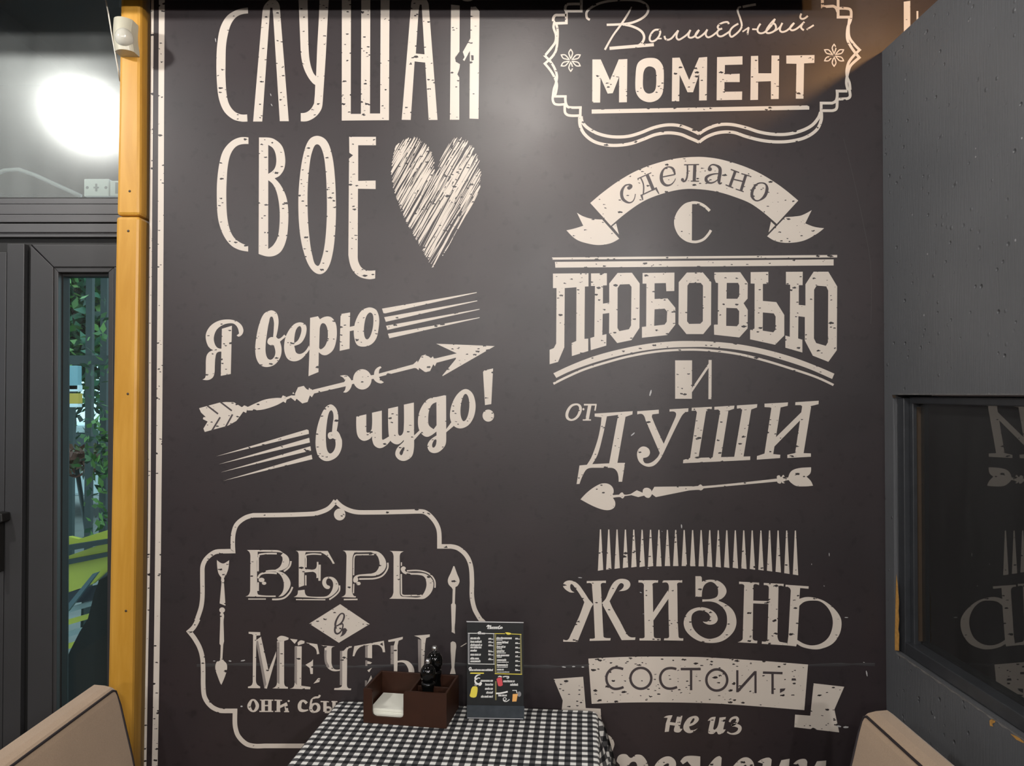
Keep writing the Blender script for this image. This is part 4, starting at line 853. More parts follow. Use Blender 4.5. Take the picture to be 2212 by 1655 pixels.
# ------------------------------------------------------------------ grey partition with dark window
YB = -1.5; TH = 0.10
wy0 = -(0.0) + (XR * F / (1925 - CX) - 2.0) * -1   # depth where the opening starts
wy0 = XR * F / (1929 - CX) - 2.0                    # world y of the opening edge near the wall (negative)
wz1 = CAM.z - (853 - 850) / F * (2 + wy0); wz0 = CAM.z - (1407 - 850) / F * (XR * F / (1937 - CX))
wy1 = -1.25
part = empty('wall_divider', (XR, 0, 0)); tag(part, 'dark grey painted partition with a dark window, half hiding the lettered wall', kind='structure')
bm = bmesh.new()
for a in ((wy0, -0.001, 0, ZT), (YB, wy1, 0, ZT), (wy1, wy0, 0, wz0), (wy1, wy0, wz1, ZT)):
    bm_box(bm, XR, XR + TH, a[0], a[1], a[2], a[3])
bmesh.ops.remove_doubles(bm, verts=bm.verts, dist=1e-5)
under(from_bm('panel', bm, m_part, None), part)
w3 = empty('window_3', (XR + 0.04, (wy0 + wy1) / 2, wz0)); tag(w3, 'dark mirror-like window pane in the partition', kind='structure')
gx = XR + 0.0395
def pbox(name, x0, x1, y0, y1, z0, z1, mat, par, bev=0.002): return under(box(name, x0, x1, y0, y1, z0, z1, mat, None, bev), par)
m_dframe = simple('dark_window_frame', (0.030, 0.033, 0.038), 0.35, noise=0.4, nscale=30)
pbox('frame_bar', XR + 0.008, gx + 0.004, wy0 - 0.036, wy0 - 0.006, wz0 + 0.002, wz1 - 0.008, m_dframe, w3)
pbox('frame_bar', XR + 0.022, gx + 0.004, wy0 - 0.052, wy0 - 0.0365, wz0 + 0.03, wz1 - 0.02, m_dframe, w3)
pbox('frame_edge', XR + 0.032, gx + 0.003, wy0 - 0.058, wy0 - 0.0525, wz0 + 0.04, wz1 - 0.03, m_oldwood, w3, 0)
pbox('frame_bar', XR + 0.008, gx + 0.004, wy1 + 0.002, wy0 - 0.0365, wz0 + 0.002, wz0 + 0.032, m_dframe, w3)
pbox('frame_bar', XR + 0.022, gx + 0.004, wy1 + 0.002, wy0 - 0.0365, wz1 - 0.022, wz1 - 0.004, m_dframe, w3)
pbox('pane', gx, gx + 0.004, wy1 + 0.003, wy0 - 0.02, wz0 + 0.01, wz1 - 0.006, m_glass_part, w3, 0)
pbox('backing', gx + 0.025, gx + 0.03, wy1 + 0.003, wy0 - 0.003, wz0 + 0.003, wz1 - 0.003, m_black, w3, 0)
# chipped paint on the partition edges
def pchip(name, pts, mat, parent):
    """patch on the partition face x = XR from picture points"""
    vs = [onplane(x, y, Vector((XR, 0, 0)), Vector((1, 0, 0))) for x, y in pts]
    for v in vs: v.x -= 0.0006
    t = tessellate_polygon([vs]); return under(obj(name, vs, [tuple(k) for k in t], mat), parent)
random.seed(3)
pts = [(1937.0, 1240), (1936, 1262), (1935, 1300), (1934.5, 1330), (1933.5, 1370), (1933.5, 1405), (1942.5, 1406)]
pts2 = [(1942.5, 1395), (1943, 1370), (1941, 1360), (1942.8, 1340), (1941.5, 1320), (1942.5, 1300), (1940, 1265)]
pchip('chipped_patch', pts + pts2, m_chip, part)
pchip('chipped_patch', [(2138, 1557), (2143, 1553), (2151, 1555), (2150, 1561), (2144, 1564), (2146, 1570), (2139, 1568)], m_chip, part)
pchip('chipped_patch', [(2183, 1585), (2200, 1592), (2212, 1602), (2212, 1606), (2196, 1598)], m_chip, part)
pchip('chipped_patch', [(1927, 853), (1935, 854), (1936, 859), (1930, 860)], m_oldwood, part)
edge = [(1937 + 4.0 * k, 1408.5 + 4.0 * k * 0.685) for k in range(72)]
lo = [(x - 1.0, y + 2.2 + 1.4 * math.sin(k * 0.9) + random.uniform(0, 1.6)) for k, (x, y) in enumerate(edge)]
pchip('worn_edge', edge + lo[::-1], m_paleedge, part)
edge = [(1940 + 4.0 * k, 853) for k in range(69)]
lo = [(x, y - 1.0 - random.uniform(0, 1.6)) for x, y in edge]
pchip('worn_edge', edge + lo[::-1], m_paleedge, part)

# ------------------------------------------------------------------ lamps
def lamp(pos, r, rad, col, label):
    root = tag(empty('globe_lamp', (pos[0], pos[1], ZC)), label, 'lamp')
    m, nt, b = new_mat('lit_globe'); b.inputs['Base Color'].default_value = (0.8, 0.8, 0.8, 1)
    b.inputs['Emission Color'].default_value = (*col, 1); b.inputs['Emission Strength'].default_value = rad
    bm = bmesh.new(); bmesh.ops.create_uvsphere(bm, u_segments=24, v_segments=14, radius=r, matrix=Matrix.Translation(pos))
    under(from_bm('globe', bm, m, None, True), root)
    under(lathe('holder', [(0.0, ZC - pos[2] - 0.0005), (0.035, ZC - pos[2] - 0.0005), (0.035, r * 0.90 + 0.004), (0.0, r * 0.90 + 0.004)], pos, m_black, None, 20) if ZC - pos[2] > r + 0.012 else
          lathe('holder', [(0.0, ZC - pos[2] - 0.0005), (0.03, ZC - pos[2] - 0.0005), (0.03, r * 0.92), (0.0, r * 0.92)], pos, m_black, None, 20), root)
for a in LAMPS: lamp(*a)

# ------------------------------------------------------------------ benches
def bench(name, side, xo, y_end, y_near, label):
    """side=+1: seat faces +x. xo: outer back face x at the top"""
    root = tag(empty(name, (xo + side * 0.25, (y_end + y_near) / 2, 0)), label, 'bench', 'upholstered benches facing each other across the table')
    # profile (distance from outer face, height)
    prof = [(-0.012, 0.10), (-0.010, 0.80), (0.000, 0.853), (0.012, 0.861), (0.036, 0.859), (0.052, 0.855), (0.060, 0.848), (0.066, 0.836), (0.073, 0.812), (0.085, 0.760), (0.102, 0.690), (0.120, 0.600), (0.135, 0.50), (0.135, 0.10)]
    bm = bmesh.new(); rings = []
    ys = [(y_end, 0.985), (y_end - 0.006, 1.0), (y_near + 0.006, 1.0), (y_near, 0.985)]
    for y, s_ in ys: rings.append([bm.verts.new((xo + side * (0.055 + (d - 0.055) * s_), y, h if h < 0.7 else 0.7 + (h - 0.7) * (1 - (1 - s_) * 1.5))) for d, h in prof])
    n = len(prof)
    for r0, r1 in zip(rings, rings[1:]):
        for k in range(n): bm.faces.new((r0[k], r0[(k + 1) % n], r1[(k + 1) % n], r1[k]))
    bm.faces.new(rings[0]); bm.faces.new(rings[-1])
    back = under(from_bm('backrest', bm, m_fabric, None), root)
    seat = bmesh.new(); x0, x1 = sorted((xo + side * 0.130, xo + side * 0.50)); bm_box(seat, x0, x1, y_near, y_end, 0.30, 0.45, 0.03, 3)
    under(from_bm('seat', seat, m_fabric, None), root)
    x0, x1 = sorted((xo - side * 0.0, xo + side * 0.46)); under(box('base', x0, x1, y_near + 0.01, y_end - 0.01, 0.0, 0.31, m_fabric, None, 0.005), root)
    e = Vector((xo + side * 0.0605, 0, 0.8495))
    pts = [Vector((e.x + side * 0.074, y_end - 0.004, 0.52)), Vector((e.x + side * 0.0415, y_end - 0.004, 0.69)), Vector((e.x + side * 0.0125, y_end - 0.004, 0.812)), Vector((e.x + side * 0.001, y_end - 0.004, 0.845))] + [Vector((e.x, y_end + (y_near - y_end) * t, e.z + 0.001)) for t in (0.01, 0.25, 0.5, 0.75, 1.0)]
    p_ = tube('piping', pts, 0.0028, m_piping, None); under(p_, root); p_.parent = back; p_.matrix_parent_inverse = Matrix.Identity(4)
    return root
bench('upholstered_bench', 1, -1.000, -0.167, -1.75, 'beige upholstered bench with dark piping in front of the glazed door')
bench('upholstered_bench', -1, 0.828, -0.313, -1.75, 'beige upholstered bench with dark piping beside the grey partition')

# ------------------------------------------------------------------ table, cloth and what stands on it
ZTAB = 0.755
c0 = atz(735, 1512, ZTAB); c1 = atz(1290, 1528, ZTAB)
yaw = -math.atan(159.0 / F)
TW = (c1 - c0).length - 0.016; TL = 1.15
ex = Vector((math.cos(yaw), math.sin(yaw), 0)); ey = Vector((-math.sin(yaw), math.cos(yaw), 0))
corner = Vector((c0.x, c0.y, 0)) - ey * 0.012 + ex * 0.006
tab = tag(empty('dining_table', corner + ex * TW / 2 - ey * TL / 2, yaw), 'small rectangular dining table under a chequered cloth', 'table')
def tl(u, v, z): return corner + ex * u - ey * v + Vector((0, 0, z))
def local_box(name, u0, u1, v0, v1, z0, z1, mat, par):
    o = box(name, u0 - TW / 2, u1 - TW / 2, TL / 2 - v1, TL / 2 - v0, z0, z1, mat, None, 0.003); o.parent = par; return o
local_box('tabletop', 0.008, TW - 0.008, 0.03, TL - 0.008, ZTAB - 0.03, ZTAB - 0.004, m_table, tab)
for u in (0.06, TW - 0.10):
    for v in (0.08, TL - 0.12): local_box('leg', u, u + 0.04, v, v + 0.04, 0.0, ZTAB - 0.03, m_table, tab)
# cloth
per = []; r_ = 0.012; nu, nv_ = 56, 92
def side(a, b_, n, out):
    for k in range(n): per.append((a + (b_ - a) * (k / n), out))
A_, B_, C_, D_ = Vector((0, 0)), Vector((TW, 0)), Vector((TW, TL)), Vector((0, TL))
def arc(c, a0, a1, n=10):
    for k in range(n + 1):
        t = math.radians(a0 + (a1 - a0) * k / n); per.append((c + Vector((math.cos(t), math.sin(t))) * r_, Vector((math.cos(t), math.sin(t)))))
side(A_ + Vector((r_, 0)), B_ - Vector((r_, 0)), nu, Vector((0, -1))); arc(B_ + Vector((-r_, r_)), -90, 0)
side(B_ + Vector((0, r_)), C_ - Vector((0, r_)), nv_, Vector((1, 0))); arc(C_ + Vector((-r_, -r_)), 0, 90)
side(C_ - Vector((r_, 0)), D_ + Vector((r_, 0)), nu, Vector((0, 1))); arc(D_ + Vector((r_, -r_)), 90, 180)
side(D_ - Vector((0, r_)), A_ + Vector((0, r_)), nv_, Vector((-1, 0))); arc(A_ + Vector((r_, r_)), 180, 270)
verts, uvs, faces = [], [], []
drops = [None, (0.006, 0.0010, 0.006), (0.010, 0.004, 0.010), (0.0115, 0.012, 0.018)] + [(0.0115, 0.012 + 0.016 * k, 0.018 + 0.016 * k) for k in range(1, 15)]
m_ = len(per)
arcl = 0.0; s_arr = []
for i, (p, o_) in enumerate(per):
    if i: arcl += (p - per[i - 1][0]).length
    s_arr.append(arcl)
for ri, d in enumerate(drops):
    for i, (p, o_) in enumerate(per):
        if d is None: q, z, ln = p - o_ * 0.002, 0.0, -0.002
        else:
            k = max(0.0, (d[1] - 0.012) / 0.22)
            diag = abs(o_.x * o_.y) * 2
            wav = (0.018 * math.sin(s_arr[i] * 36 + 0.8) + 0.012 * math.sin(s_arr[i] * 63)) * min(1, k * 2.2) + (0.075 + 0.02 * math.sin(math.atan2(o_.y, o_.x) * 14)) * diag * k ** 0.55 + 0.014 * k
            q, z, ln = p + o_ * (d[0] + wav), -d[1], d[2]
        w = corner + ex * q.x - ey * q.y
        w.y = min(w.y, -0.0035)
        verts.append((w.x, w.y, ZTAB + z)); uvs.append((p.x + o_.x * max(ln, 0), p.y + o_.y * max(ln, 0)))
for ri in range(len(drops) - 1):
    for i in range(m_):
        faces.append((ri * m_ + i, ri * m_ + (i + 1) % m_, (ri + 1) * m_ + (i + 1) % m_, (ri + 1) * m_ + i))
faces.append(tuple(range(m_))[::-1])
cl = obj('tablecloth', verts, faces, m_ging, None, False)
for p in cl.data.polygons: p.use_smooth = len(p.vertices) == 4
ul = cl.data.uv_layers.new(name='UVMap')
for lp in cl.data.loops: ul.data[lp.index].uv = uvs[lp.vertex_index]
sol = cl.modifiers.new('thickness', 'SOLIDIFY'); sol.thickness = 0.0015; sol.offset = -1
tag(cl, 'black and white gingham tablecloth draped over the table', 'tablecloth')

ZS = ZTAB + 0.0012
b0 = atz(785, 1561, ZS); b1 = atz(964.5, 1574.5, ZS)
bw = (b1 - b0).length; byaw = math.atan2(b1.y - b0.y, b1.x - b0.x); bd = 0.125; bh = 0.0815; t = 0.006
cad = tag(empty('table_caddy', (b0.x, b0.y, ZS), byaw), 'dark brown wooden napkin and spice caddy on the chequered cloth', 'caddy')
def cb(name, x0, x1, y0, y1, z0, z1, mat=m_box, par=cad, bev=0.0012): 
    o = box(name, x0, x1, y0, y1, z0, z1, mat, None, bev); o.parent = par; return o
# front panel with a rounded napkin slot (outline in x,z)
s0, s1, zb = 0.022, bw * 0.485, 0.016
ol = [(0, 0), (bw, 0), (bw, bh)]
ol += [(s1 + 0.008, bh)] + [(s1 + 0.008 - 0.008 * math.sin(math.radians(a)), bh - 0.008 + 0.008 * math.cos(math.radians(a))) for a in (30, 60, 90)]
ol += [(s1 - 0.010 + 0.010 * math.cos(math.radians(a)), zb + 0.010 - 0.010 * math.sin(math.radians(a))) for a in (0, 30, 60, 90)]
ol += [(s0 + 0.010 - 0.010 * math.sin(math.radians(a)), zb + 0.010 - 0.010 * math.cos(math.radians(a))) for a in (0, 30, 60, 90)]
ol += [(s0 - 0.008 + 0.008 * math.cos(math.radians(a)), bh - 0.008 + 0.008 * math.sin(math.radians(a))) for a in (0, 30, 60, 90)] + [(0, bh)]
bm = bmesh.new(); loops = [Vector((x, 0, z)) for x, z in ol]
tri = tessellate_polygon([loops]); v0 = [bm.verts.new((x, 0, z)) for x, z in ol]; v1 = [bm.verts.new((x, t, z)) for x, z in ol]
for a, b_, c in tri: bm.faces.new((v0[a], v0[b_], v0[c])); bm.faces.new((v1[a], v1[c], v1[b_]))
for i in range(len(ol)): j = (i + 1) % len(ol); bm.faces.new((v0[i], v0[j], v1[j], v1[i]))
fo = from_bm('front_panel', bm, m_box, cad)
cb('back_panel', 0, bw, bd - t, bd, 0, bh); cb('side_panel', 0, t, t, bd - t, 0, bh); cb('side_panel', bw - t, bw, t, bd - t, 0, bh)
cb('bottom', t, bw - t, t, bd - t, 0, 0.005); dx = bw * 0.54; cb('divider', dx, dx + 0.005, t, bd - t, 0.005, bh - 0.002); cb('divider', dx + 0.005, bw - t, bd * 0.52, bd * 0.52 + 0.005, 0.005, bh - 0.010)
cmat = Matrix.Translation((b0.x, b0.y, ZS)) @ Matrix.Rotation(byaw, 4, 'Z')
random.seed(11)
for i in range(10):
    th = 0.0026; z0 = 0.0055 + i * th
    w0 = cmat @ Vector((0.0105 + random.uniform(0, 0.002), 0.008 + random.uniform(0, 0.003), z0))
    o = empty('paper_napkin', w0, byaw + random.uniform(-0.006, 0.006))
    o.name = 'paper_napkin'
    mat_ = m_napkin2 if i < 3 else m_napkin
    wn, dn_ = dx - 0.0145, bd - 0.026
    bm = bmesh.new(); bm_box(bm, 0, wn, 0, dn_, 0.0001, th * 0.46, 0.0004, 1)
    a = from_bm('folded_leaf', bm, mat_, o)
    bm = bmesh.new(); bm_box(bm, 0.0005, wn - random.uniform(0, 0.002), 0.0005, dn_ - 0.001, th * 0.52, th * 0.98, 0.0004, 1)
    from_bm('folded_leaf', bm, mat_, o)
    tag(o, 'topmost folded white paper napkin in the wooden caddy' if i == 9 else 'folded paper napkin stacked under others in the wooden caddy', 'napkin', None if i == 9 else 'napkins stacked in the caddy')
def mill(loc, k, label):
    root = tag(empty('pepper_mill', loc), label, 'mill')
    body = [(0.0, 0), (0.0165, 0), (0.0175, 0.004), (0.0165, 0.010), (0.0150, 0.014), (0.0152, 0.018), (0.0165, 0.026), (0.0158, 0.045), (0.0138, 0.062), (0.0128, 0.074), (0.0142, 0.083), (0.0155, 0.090), (0.0152, 0.094), (0.012, 0.097), (0.0, 0.097)]
    head = [(0.0, 0.0975), (0.0125, 0.0975), (0.0150, 0.101), (0.0172, 0.110), (0.0176, 0.118), (0.0160, 0.128), (0.0115, 0.136), (0.0075, 0.1395), (0.0, 0.140)]
    knob = [(0.0, 0.1395), (0.0048, 0.1395), (0.0046, 0.143), (0.0058, 0.146), (0.0060, 0.150), (0.0040, 0.1535), (0.0, 0.1545)]
    for nm, pf, mt in (('body', body, m_mill), ('head', head, m_mill), ('knob', knob, m_metal)):
        o = lathe(nm, [(r * k * 1.14, z * k) for r, z in pf], (0, 0, 0), mt, None); o.parent = root
    return root
ZM = ZS + 0.0055
q1 = cmat @ Vector((dx + 0.040, 0.033, 0)); q2 = cmat @ Vector((dx + 0.040, 0.093, 0))
mill((q1.x, q1.y, ZM), 0.94, 'shorter glossy black pepper mill with a metal knob, in the front of the caddy')
mill((q2.x, q2.y, ZM), 1.02, 'taller glossy black pepper mill with a metal knob, at the back of the caddy')

# menu stand
n0 = atz(1009, 1554, ZS); n1 = atz(1131.5, 1556, ZS)
mx_ = (n1 - n0).normalized(); lean = math.radians(11)
back_ = Vector((-mx_.y, mx_.x, 0)); up_ = (Vector((0, 0, 1)) * math.cos(lean) + back_ * math.sin(lean)).normalized()
mn = mx_.cross(up_).normalized()
if mn.y > 0: mn = -mn
men = tag(empty('menu_stand', ((n0 + n1) / 2)), 'black drinks menu card in an acrylic table stand', 'menu')
def mpl(px, py, lift=0.0): return onplane(px, py, n0 + mn * lift, mn)
def mslab(name, px, th, lift, mat, par):
    f = [mpl(x, y, lift) for x, y in px]; bk = [p - mn * th for p in f]; n = len(f)
    return under(obj(name, f + bk, [tuple(range(n)), tuple(range(2 * n - 1, n - 1, -1))] + [(i, n + i, n + (i + 1) % n, (i + 1) % n) for i in range(n)], mat), par)
card = mslab('menu_card', [(1008.5, 1343.5), (1130.5, 1345.5), (1131.0, 1540), (1009.0, 1538)], 0.003, 0.0, m_card, men)
mslab('top_edge', [(1007.5, 1342), (1131, 1344.3), (1131, 1346.2), (1008, 1344.2)], 0.005, 0.001, m_edge, men)
mslab('acrylic_pocket', [(1008, 1523.5), (1132.5, 1525.5), (1132.2, 1554.5), (1008.5, 1552.5)], 0.004, 0.008, m_acryl, men)
mslab('pocket_edge', [(1010, 1550.6), (1130, 1552.6), (1130, 1553.8), (1010, 1551.8)], 0.001, 0.0088, m_edge, men)
ft = bmesh.new()
q_ = [n0 - mn * 0.012, n1 - mn * 0.012, n1 - mn * 0.012 + back_ * 0.055, n0 - mn * 0.012 + back_ * 0.055]
f_ = [Vector((p.x, p.y, ZS + 0.0001)) for p in q_]; g_ = [p + Vector((0, 0, 0.004)) for p in f_]
under(obj('acrylic_foot', f_ + g_, [(0, 3, 2, 1), (4, 5, 6, 7)] + [(i, (i + 1) % 4, 4 + (i + 1) % 4, 4 + i) for i in range(4)], m_acryl), men)
mp_ = Print()
MINK = {'white': m_white, 'grey': m_grey, 'yel': m_yel, 'olive': m_olive, 'red': m_redi, 'org': m_org}
def mflush(name, label, ink):
    vs, fs = [], []
    for verts_, faces_ in mp_.polys.get(ink, []):
        base = len(vs); vs += [mpl(x, y, 0.0004 if ink not in ('grey', 'olive') else 0.0003) for x, y in verts_]; fs += [[base + k for k in f] for f in faces_]
    if not vs: return
    o = under(obj(name, vs, fs, MINK[ink]), men); o.parent = card; o.matrix_parent_inverse = Matrix.Identity(4)
    tag(o, label); return o
random.seed(21)
def line(x0, x1, y, h):
    """a run of small words: short upright strokes in a slanted hand on a base line"""
    x = x0
    while x < x1:
        w_ = random.uniform(h * 1.2, h * 3.2); e = min(x + w_, x1)
        mp_.K(h * 0.42, '%f,%f %f,%f' % (x, y - h * 0.32, e, y - h * 0.30)); mp_.K(h * 0.36, '%f,%f %f,%f' % (x, y + h * 0.32, e, y + h * 0.34))
        k = x
        while k < e: mp_.K(h * 0.34, '%f,%f %f,%f' % (k, y + h * 0.5, k + h * 0.22, y - h * (0.9 if random.random() < 0.16 else 0.5))); k += h * 0.62
        x = e + h * 0.3
mp_.B(1000, 1335, 14.393); mp_.layer = 'white'
for x0, x1, y, h in ((235, 530, 637, 55), (235, 590, 745, 52), (235, 585, 848, 52), (235, 590, 922, 52), (235, 425, 1020, 52), (235, 540, 1145, 52), (235, 500, 1268, 52), (235, 545, 1352, 52),
                     (1045, 1520, 635, 50), (1045, 1225, 690, 24), (1055, 1420, 768, 50), (1050, 1205, 823, 24), (1055, 1310, 902, 50), (1055, 1215, 957, 24), (1055, 1290, 1035, 50), (1055, 1330, 1092, 26), (1055, 1425, 1168, 50), (1060, 1205, 1222, 24), (1062, 1335, 1315, 50), (1062, 1420, 1378, 24), (1062, 1385, 1470, 50), (1062, 1385, 1532, 24), (1062, 1270, 1610, 46), (1062, 1440, 1685, 24)):
    line(x0, x1, y, h)
for y in (650, 752, 855, 1038, 1140, 1285): line(795, 880, y, 46); mp_.K(20, '880,%d 945,%d' % (y + 12, y + 12))
for y in (645, 785, 925, 1065, 1200, 1340, 1482, 1622): line(1630, 1710, y, 46); mp_.K(20, '1710,%d 1775,%d' % (y + 12, y + 12))
mp_.K([20, 40, 30, 20], '735,275 s790,235 s830,250 880,235'); mp_.K(26, '800,240 775,330'); mp_.K(26, '870,240 845,330'); mp_.K(20, '785,290 860,285')
mp_.K(26, '880,330 s900,290 s925,300 935,330 s950,290 985,290 990,330 s1010,290 1040,290 1045,330 s1060,290 1095,292 1100,330 s1120,270 1160,245'); mp_.K(26, '1110,290 s1100,330 1140,335 s1165,300 1175,292'); mp_.K(26, '1175,330 s1190,290 1220,292 1225,325'); mp_.K(18, '760,335 1215,332')
mp_.K(30, '455,480 s500,440 s550,440 540,475'); line(470, 690, 485, 45)
mp_.K(20, '155,475 440,478'); mp_.K(20, '690,483 980,492'); mp_.K(20, '165,1430 985,1440')
mp_.K(26, '195,1610 s200,1560 s250,1545 240,1600'); line(200, 940, 1625, 48)
mp_.B(1000, 1440, 13.243)
mp_.K([14, 40, 45, 30], '500,235 s400,260 s350,340 410,370'); mp_.K([20, 26, 30, 60, 40], '490,340 s440,330 s350,380 s380,480 480,500'); mp_.P('440,550 480,510 470,460 520,435 548,490 510,550')
for x0, x1, y in ((510, 845, 410), (640, 850, 520), (635, 850, 640), (670, 850, 750), (520, 850, 865), (1155, 1470, 425), (1355, 1590, 525), (1015, 1250, 830)): line(x0, x1, y, 48)
mp_.K(44, '945,770 s1100,760 1280,720'); mp_.K([10, 30, 30, 8], '1000,300 s1050,280 1110,300'); mp_.K(26, '1140,300 s1220,285 1310,290 s1300,330 1250,325'); mp_.K(20, '1415,685 1530,685 1545,760'); mp_.K(18, 's1195,890 s1150,930 s1195,970 s1240,930', True); mp_.K(22, '1150,960 s1200,1000 s1270,990 1330,940')
mflush('printed_text', 'white handwritten menu lines', 'white')['kind'] = 'stuff'
for f_ in ((1335, 14.393, lambda: mp_.K(52, '180,490 180,1425')), (1335, 14.393, lambda: mp_.K(26, '955,500 965,1430')), (1440, 13.243, lambda: mp_.E(1610, 790, 55, 75)), (1440, 13.243, lambda: mp_.E(370, 520, 45, 35))):
    mp_.polys = {}; mp_.layer = 'grey'; mp_.B(1000, f_[0], f_[1]); f_[2](); mflush('printed_rule' if f_[0] == 1335 else 'printed_icon', None, 'grey')
for f_ in ((1335, 14.393, lambda: mp_.K(48, '1005,510 1015,1640 1022,1720')), (1335, 14.393, lambda: mp_.K(46, '1795,510 1815,1640 1820,1745')), (1440, 13.243, lambda: mp_.K(40, '940,420 940,960'))):
    mp_.polys = {}; mp_.layer = 'olive'; mp_.B(1000, f_[0], f_[1]); f_[2](); mflush('printed_rule', None, 'olive')
for f_ in ((1335, 14.393, lambda: mp_.K(20, '985,490 1310,492')), (1335, 14.393, lambda: mp_.K(20, '1500,500 1815,512')), (1335, 14.393, lambda: mp_.P('1310,450 s1400,450 1490,470 1500,510 s1400,525 1350,500')),
           (1440, 13.243, lambda: mp_.K(36, '210,190 600,192')), (1440, 13.243, lambda: mp_.K(22, '910,205 1690,222'))):
    mp_.polys = {}; mp_.layer = 'yel'; mp_.B(1000, f_[0], f_[1]); f_[2](); mflush('printed_rule', None, 'yel')
mp_.polys = {}; mp_.layer = 'yel'; mp_.B(1000, 1440, 13.243); mp_.P('s300,570 s400,580 s420,640 s400,800 s370,870 s290,890 s200,850 s215,760 s250,620')
mflush('printed_icon', 'yellow bottle printed on the menu', 'yel')
mp_.layer = 'red'; mp_.P('1005,320 1110,310 1140,530 s1080,565 1010,555 960,360'); mflush('printed_icon', 'red cup printed on the menu', 'red')
mp_.layer = 'org'; mp_.P('1425,790 1570,780 1530,1000 1410,1005'); mflush('printed_icon', 'orange drink printed on the menu', 'org')

# ------------------------------------------------------------------ outside the door
tag(box('ground', -9.0, 3.0, 0.45, 12.0, -0.25, -0.15, simple('paved_yard', (0.22, 0.22, 0.21), 0.9, noise=0.3, nscale=4)), 'grey paved yard outside the door', kind='structure')
porch = tag(empty('porch_roof', (-2.0, 1.2, 2.75)), 'dark ribbed porch roof outside the transom', 'porch roof')
under(box('deck', -4.5, -0.9, 0.30, 1.1, 2.80, 2.84, m_black, None), porch)
for i in range(8): under(box('rib', -4.4 + i * 0.45, -4.36 + i * 0.45, 0.35, 1.1, 2.74, 2.80, m_black, None), porch)
under(box('fascia', -4.5, -0.9, 1.1, 1.16, 2.355, 2.84, m_black, None), porch)
for x in (-4.4, -1.2): under(box('pillar', x, x + 0.08, 1.02, 1.10, -0.15, 2.74, m_black, None), porch)
m_fence = simple('dark_green_fence', (0.020, 0.035, 0.035), 0.5)
fen = tag(empty('railing_fence', (at(190, 900, 2.6).x, 2.6, -0.15)), 'dark green railing fence overgrown with ivy', 'fence')
for x, w_ in ((-60, 6), (-25, 6), (10, 6), (45, 6), (80, 6), (126, 6), (190, 8), (222, 9), (255, 7)) + tuple((290 + 34 * k, 7) for k in range(12)):
    a = at(x - w_ / 2, 560, 2.6); b_ = at(x + w_ / 2, 1300, 2.6); under(box('bar', a.x, b_.x, 2.6, 2.63, -0.15, 2.9, m_fence, None), fen)
for y0, y1 in ((768, 788), (1165, 1176)):
    a = at(-80, y0, 2.6); b_ = at(690, y1, 2.6); under(box('rail', a.x, b_.x, 2.585, 2.6, b_.z, a.z, m_fence, None), fen)
def leaves(name, n, spread, size, cols, parent, seed, label=None):
    random.seed(seed); vs, fs, mi = [], [], []
    for i in range(n):
        px, py, Y = spread(); c = at(px, py, Y); s_ = size * random.uniform(0.6, 1.4)
        a = Vector((random.uniform(-1, 1), random.uniform(-0.6, 0.6), random.uniform(-1, 1))).normalized(); b_ = a.cross(Vector((random.uniform(-1, 1), random.uniform(-1, 1), random.uniform(-1, 1)))).normalized()
        k = len(vs); vs += [c - a * s_, c - a * s_ * 0.2 + b_ * s_ * 0.5, c + a * s_, c - a * s_ * 0.2 - b_ * s_ * 0.5]; fs.append((k, k + 1, k + 2, k + 3)); mi.append(random.randrange(len(cols)))
    o = obj(name, vs, fs, None, parent)
    for c_ in cols: o.data.materials.append(c_)
    for p, m__ in zip(o.data.polygons, mi): p.material_index = m__
    o['kind'] = 'stuff'
    if label: o['label'] = label
    return o
mg = [simple('leaf_a', (0.05, 0.15, 0.03), 0.3), simple('leaf_b', (0.16, 0.32, 0.08), 0.35), simple('leaf_c', (0.02, 0.07, 0.035), 0.4), simple('leaf_d', (0.05, 0.16, 0.09), 0.2), simple('leaf_e', (0.02, 0.06, 0.04), 0.25)]
mr = [simple('leaf_f', (0.20, 0.08, 0.06), 0.5), simple('leaf_g', (0.10, 0.14, 0.04), 0.5), simple('leaf_h', (0.26, 0.13, 0.09), 0.5)]
tr = tag(empty('tree', (at(150, 700, 6.5).x, 6.5, -0.15)), 'dense leafy green tree behind the railing fence', 'tree')
tt = at(112, 700, 6.7); under(tube('trunk', [Vector((tt.x, 6.9, -0.15)), Vector((tt.x + 0.1, 6.9, 1.2)), Vector((tt.x, 6.9, 3.0)), Vector((tt.x - 0.2, 6.9, 4.2))], 0.07, m_fence), tr)
def sp1():
    return (random.uniform(-200, 700), random.gauss(640, 110), random.uniform(5.8, 7.4))
under(leaves('foliage', 29000, sp1, 0.062, mg, None, 5), tr)
ivy = tag(empty('ivy', (at(190, 900, 2.55).x, 2.56, -0.15)), 'trailing ivy on the railing fence', 'plant')
def sp2():
    b_ = random.choice((190, 222, 222, 222, 255)); return (b_ + random.gauss(0, 10), random.choice((random.uniform(640, 1180), random.uniform(900, 1180), random.uniform(940, 1020))), random.uniform(2.49, 2.555))
under(leaves('foliage', 260, sp2, 0.026, mg[:3], None, 9), ivy)
shr = tag(empty('shrub', (at(180, 1000, 3.2).x, 3.2, -0.15)), 'low reddish-leaved shrub behind the railing fence', 'shrub')
def sp3(): return (random.uniform(60, 400), random.gauss(992, 13), random.uniform(3.0, 3.4))
under(leaves('foliage', 1100, sp3, 0.035, mr, None, 13), shr)
st = at(180, 1000, 3.2); under(tube('stem', [Vector((st.x, 3.2, -0.15)), Vector((st.x + 0.03, 3.2, 0.6)), Vector((st.x - 0.05, 3.2, st.z))], 0.015, m_fence), shr)
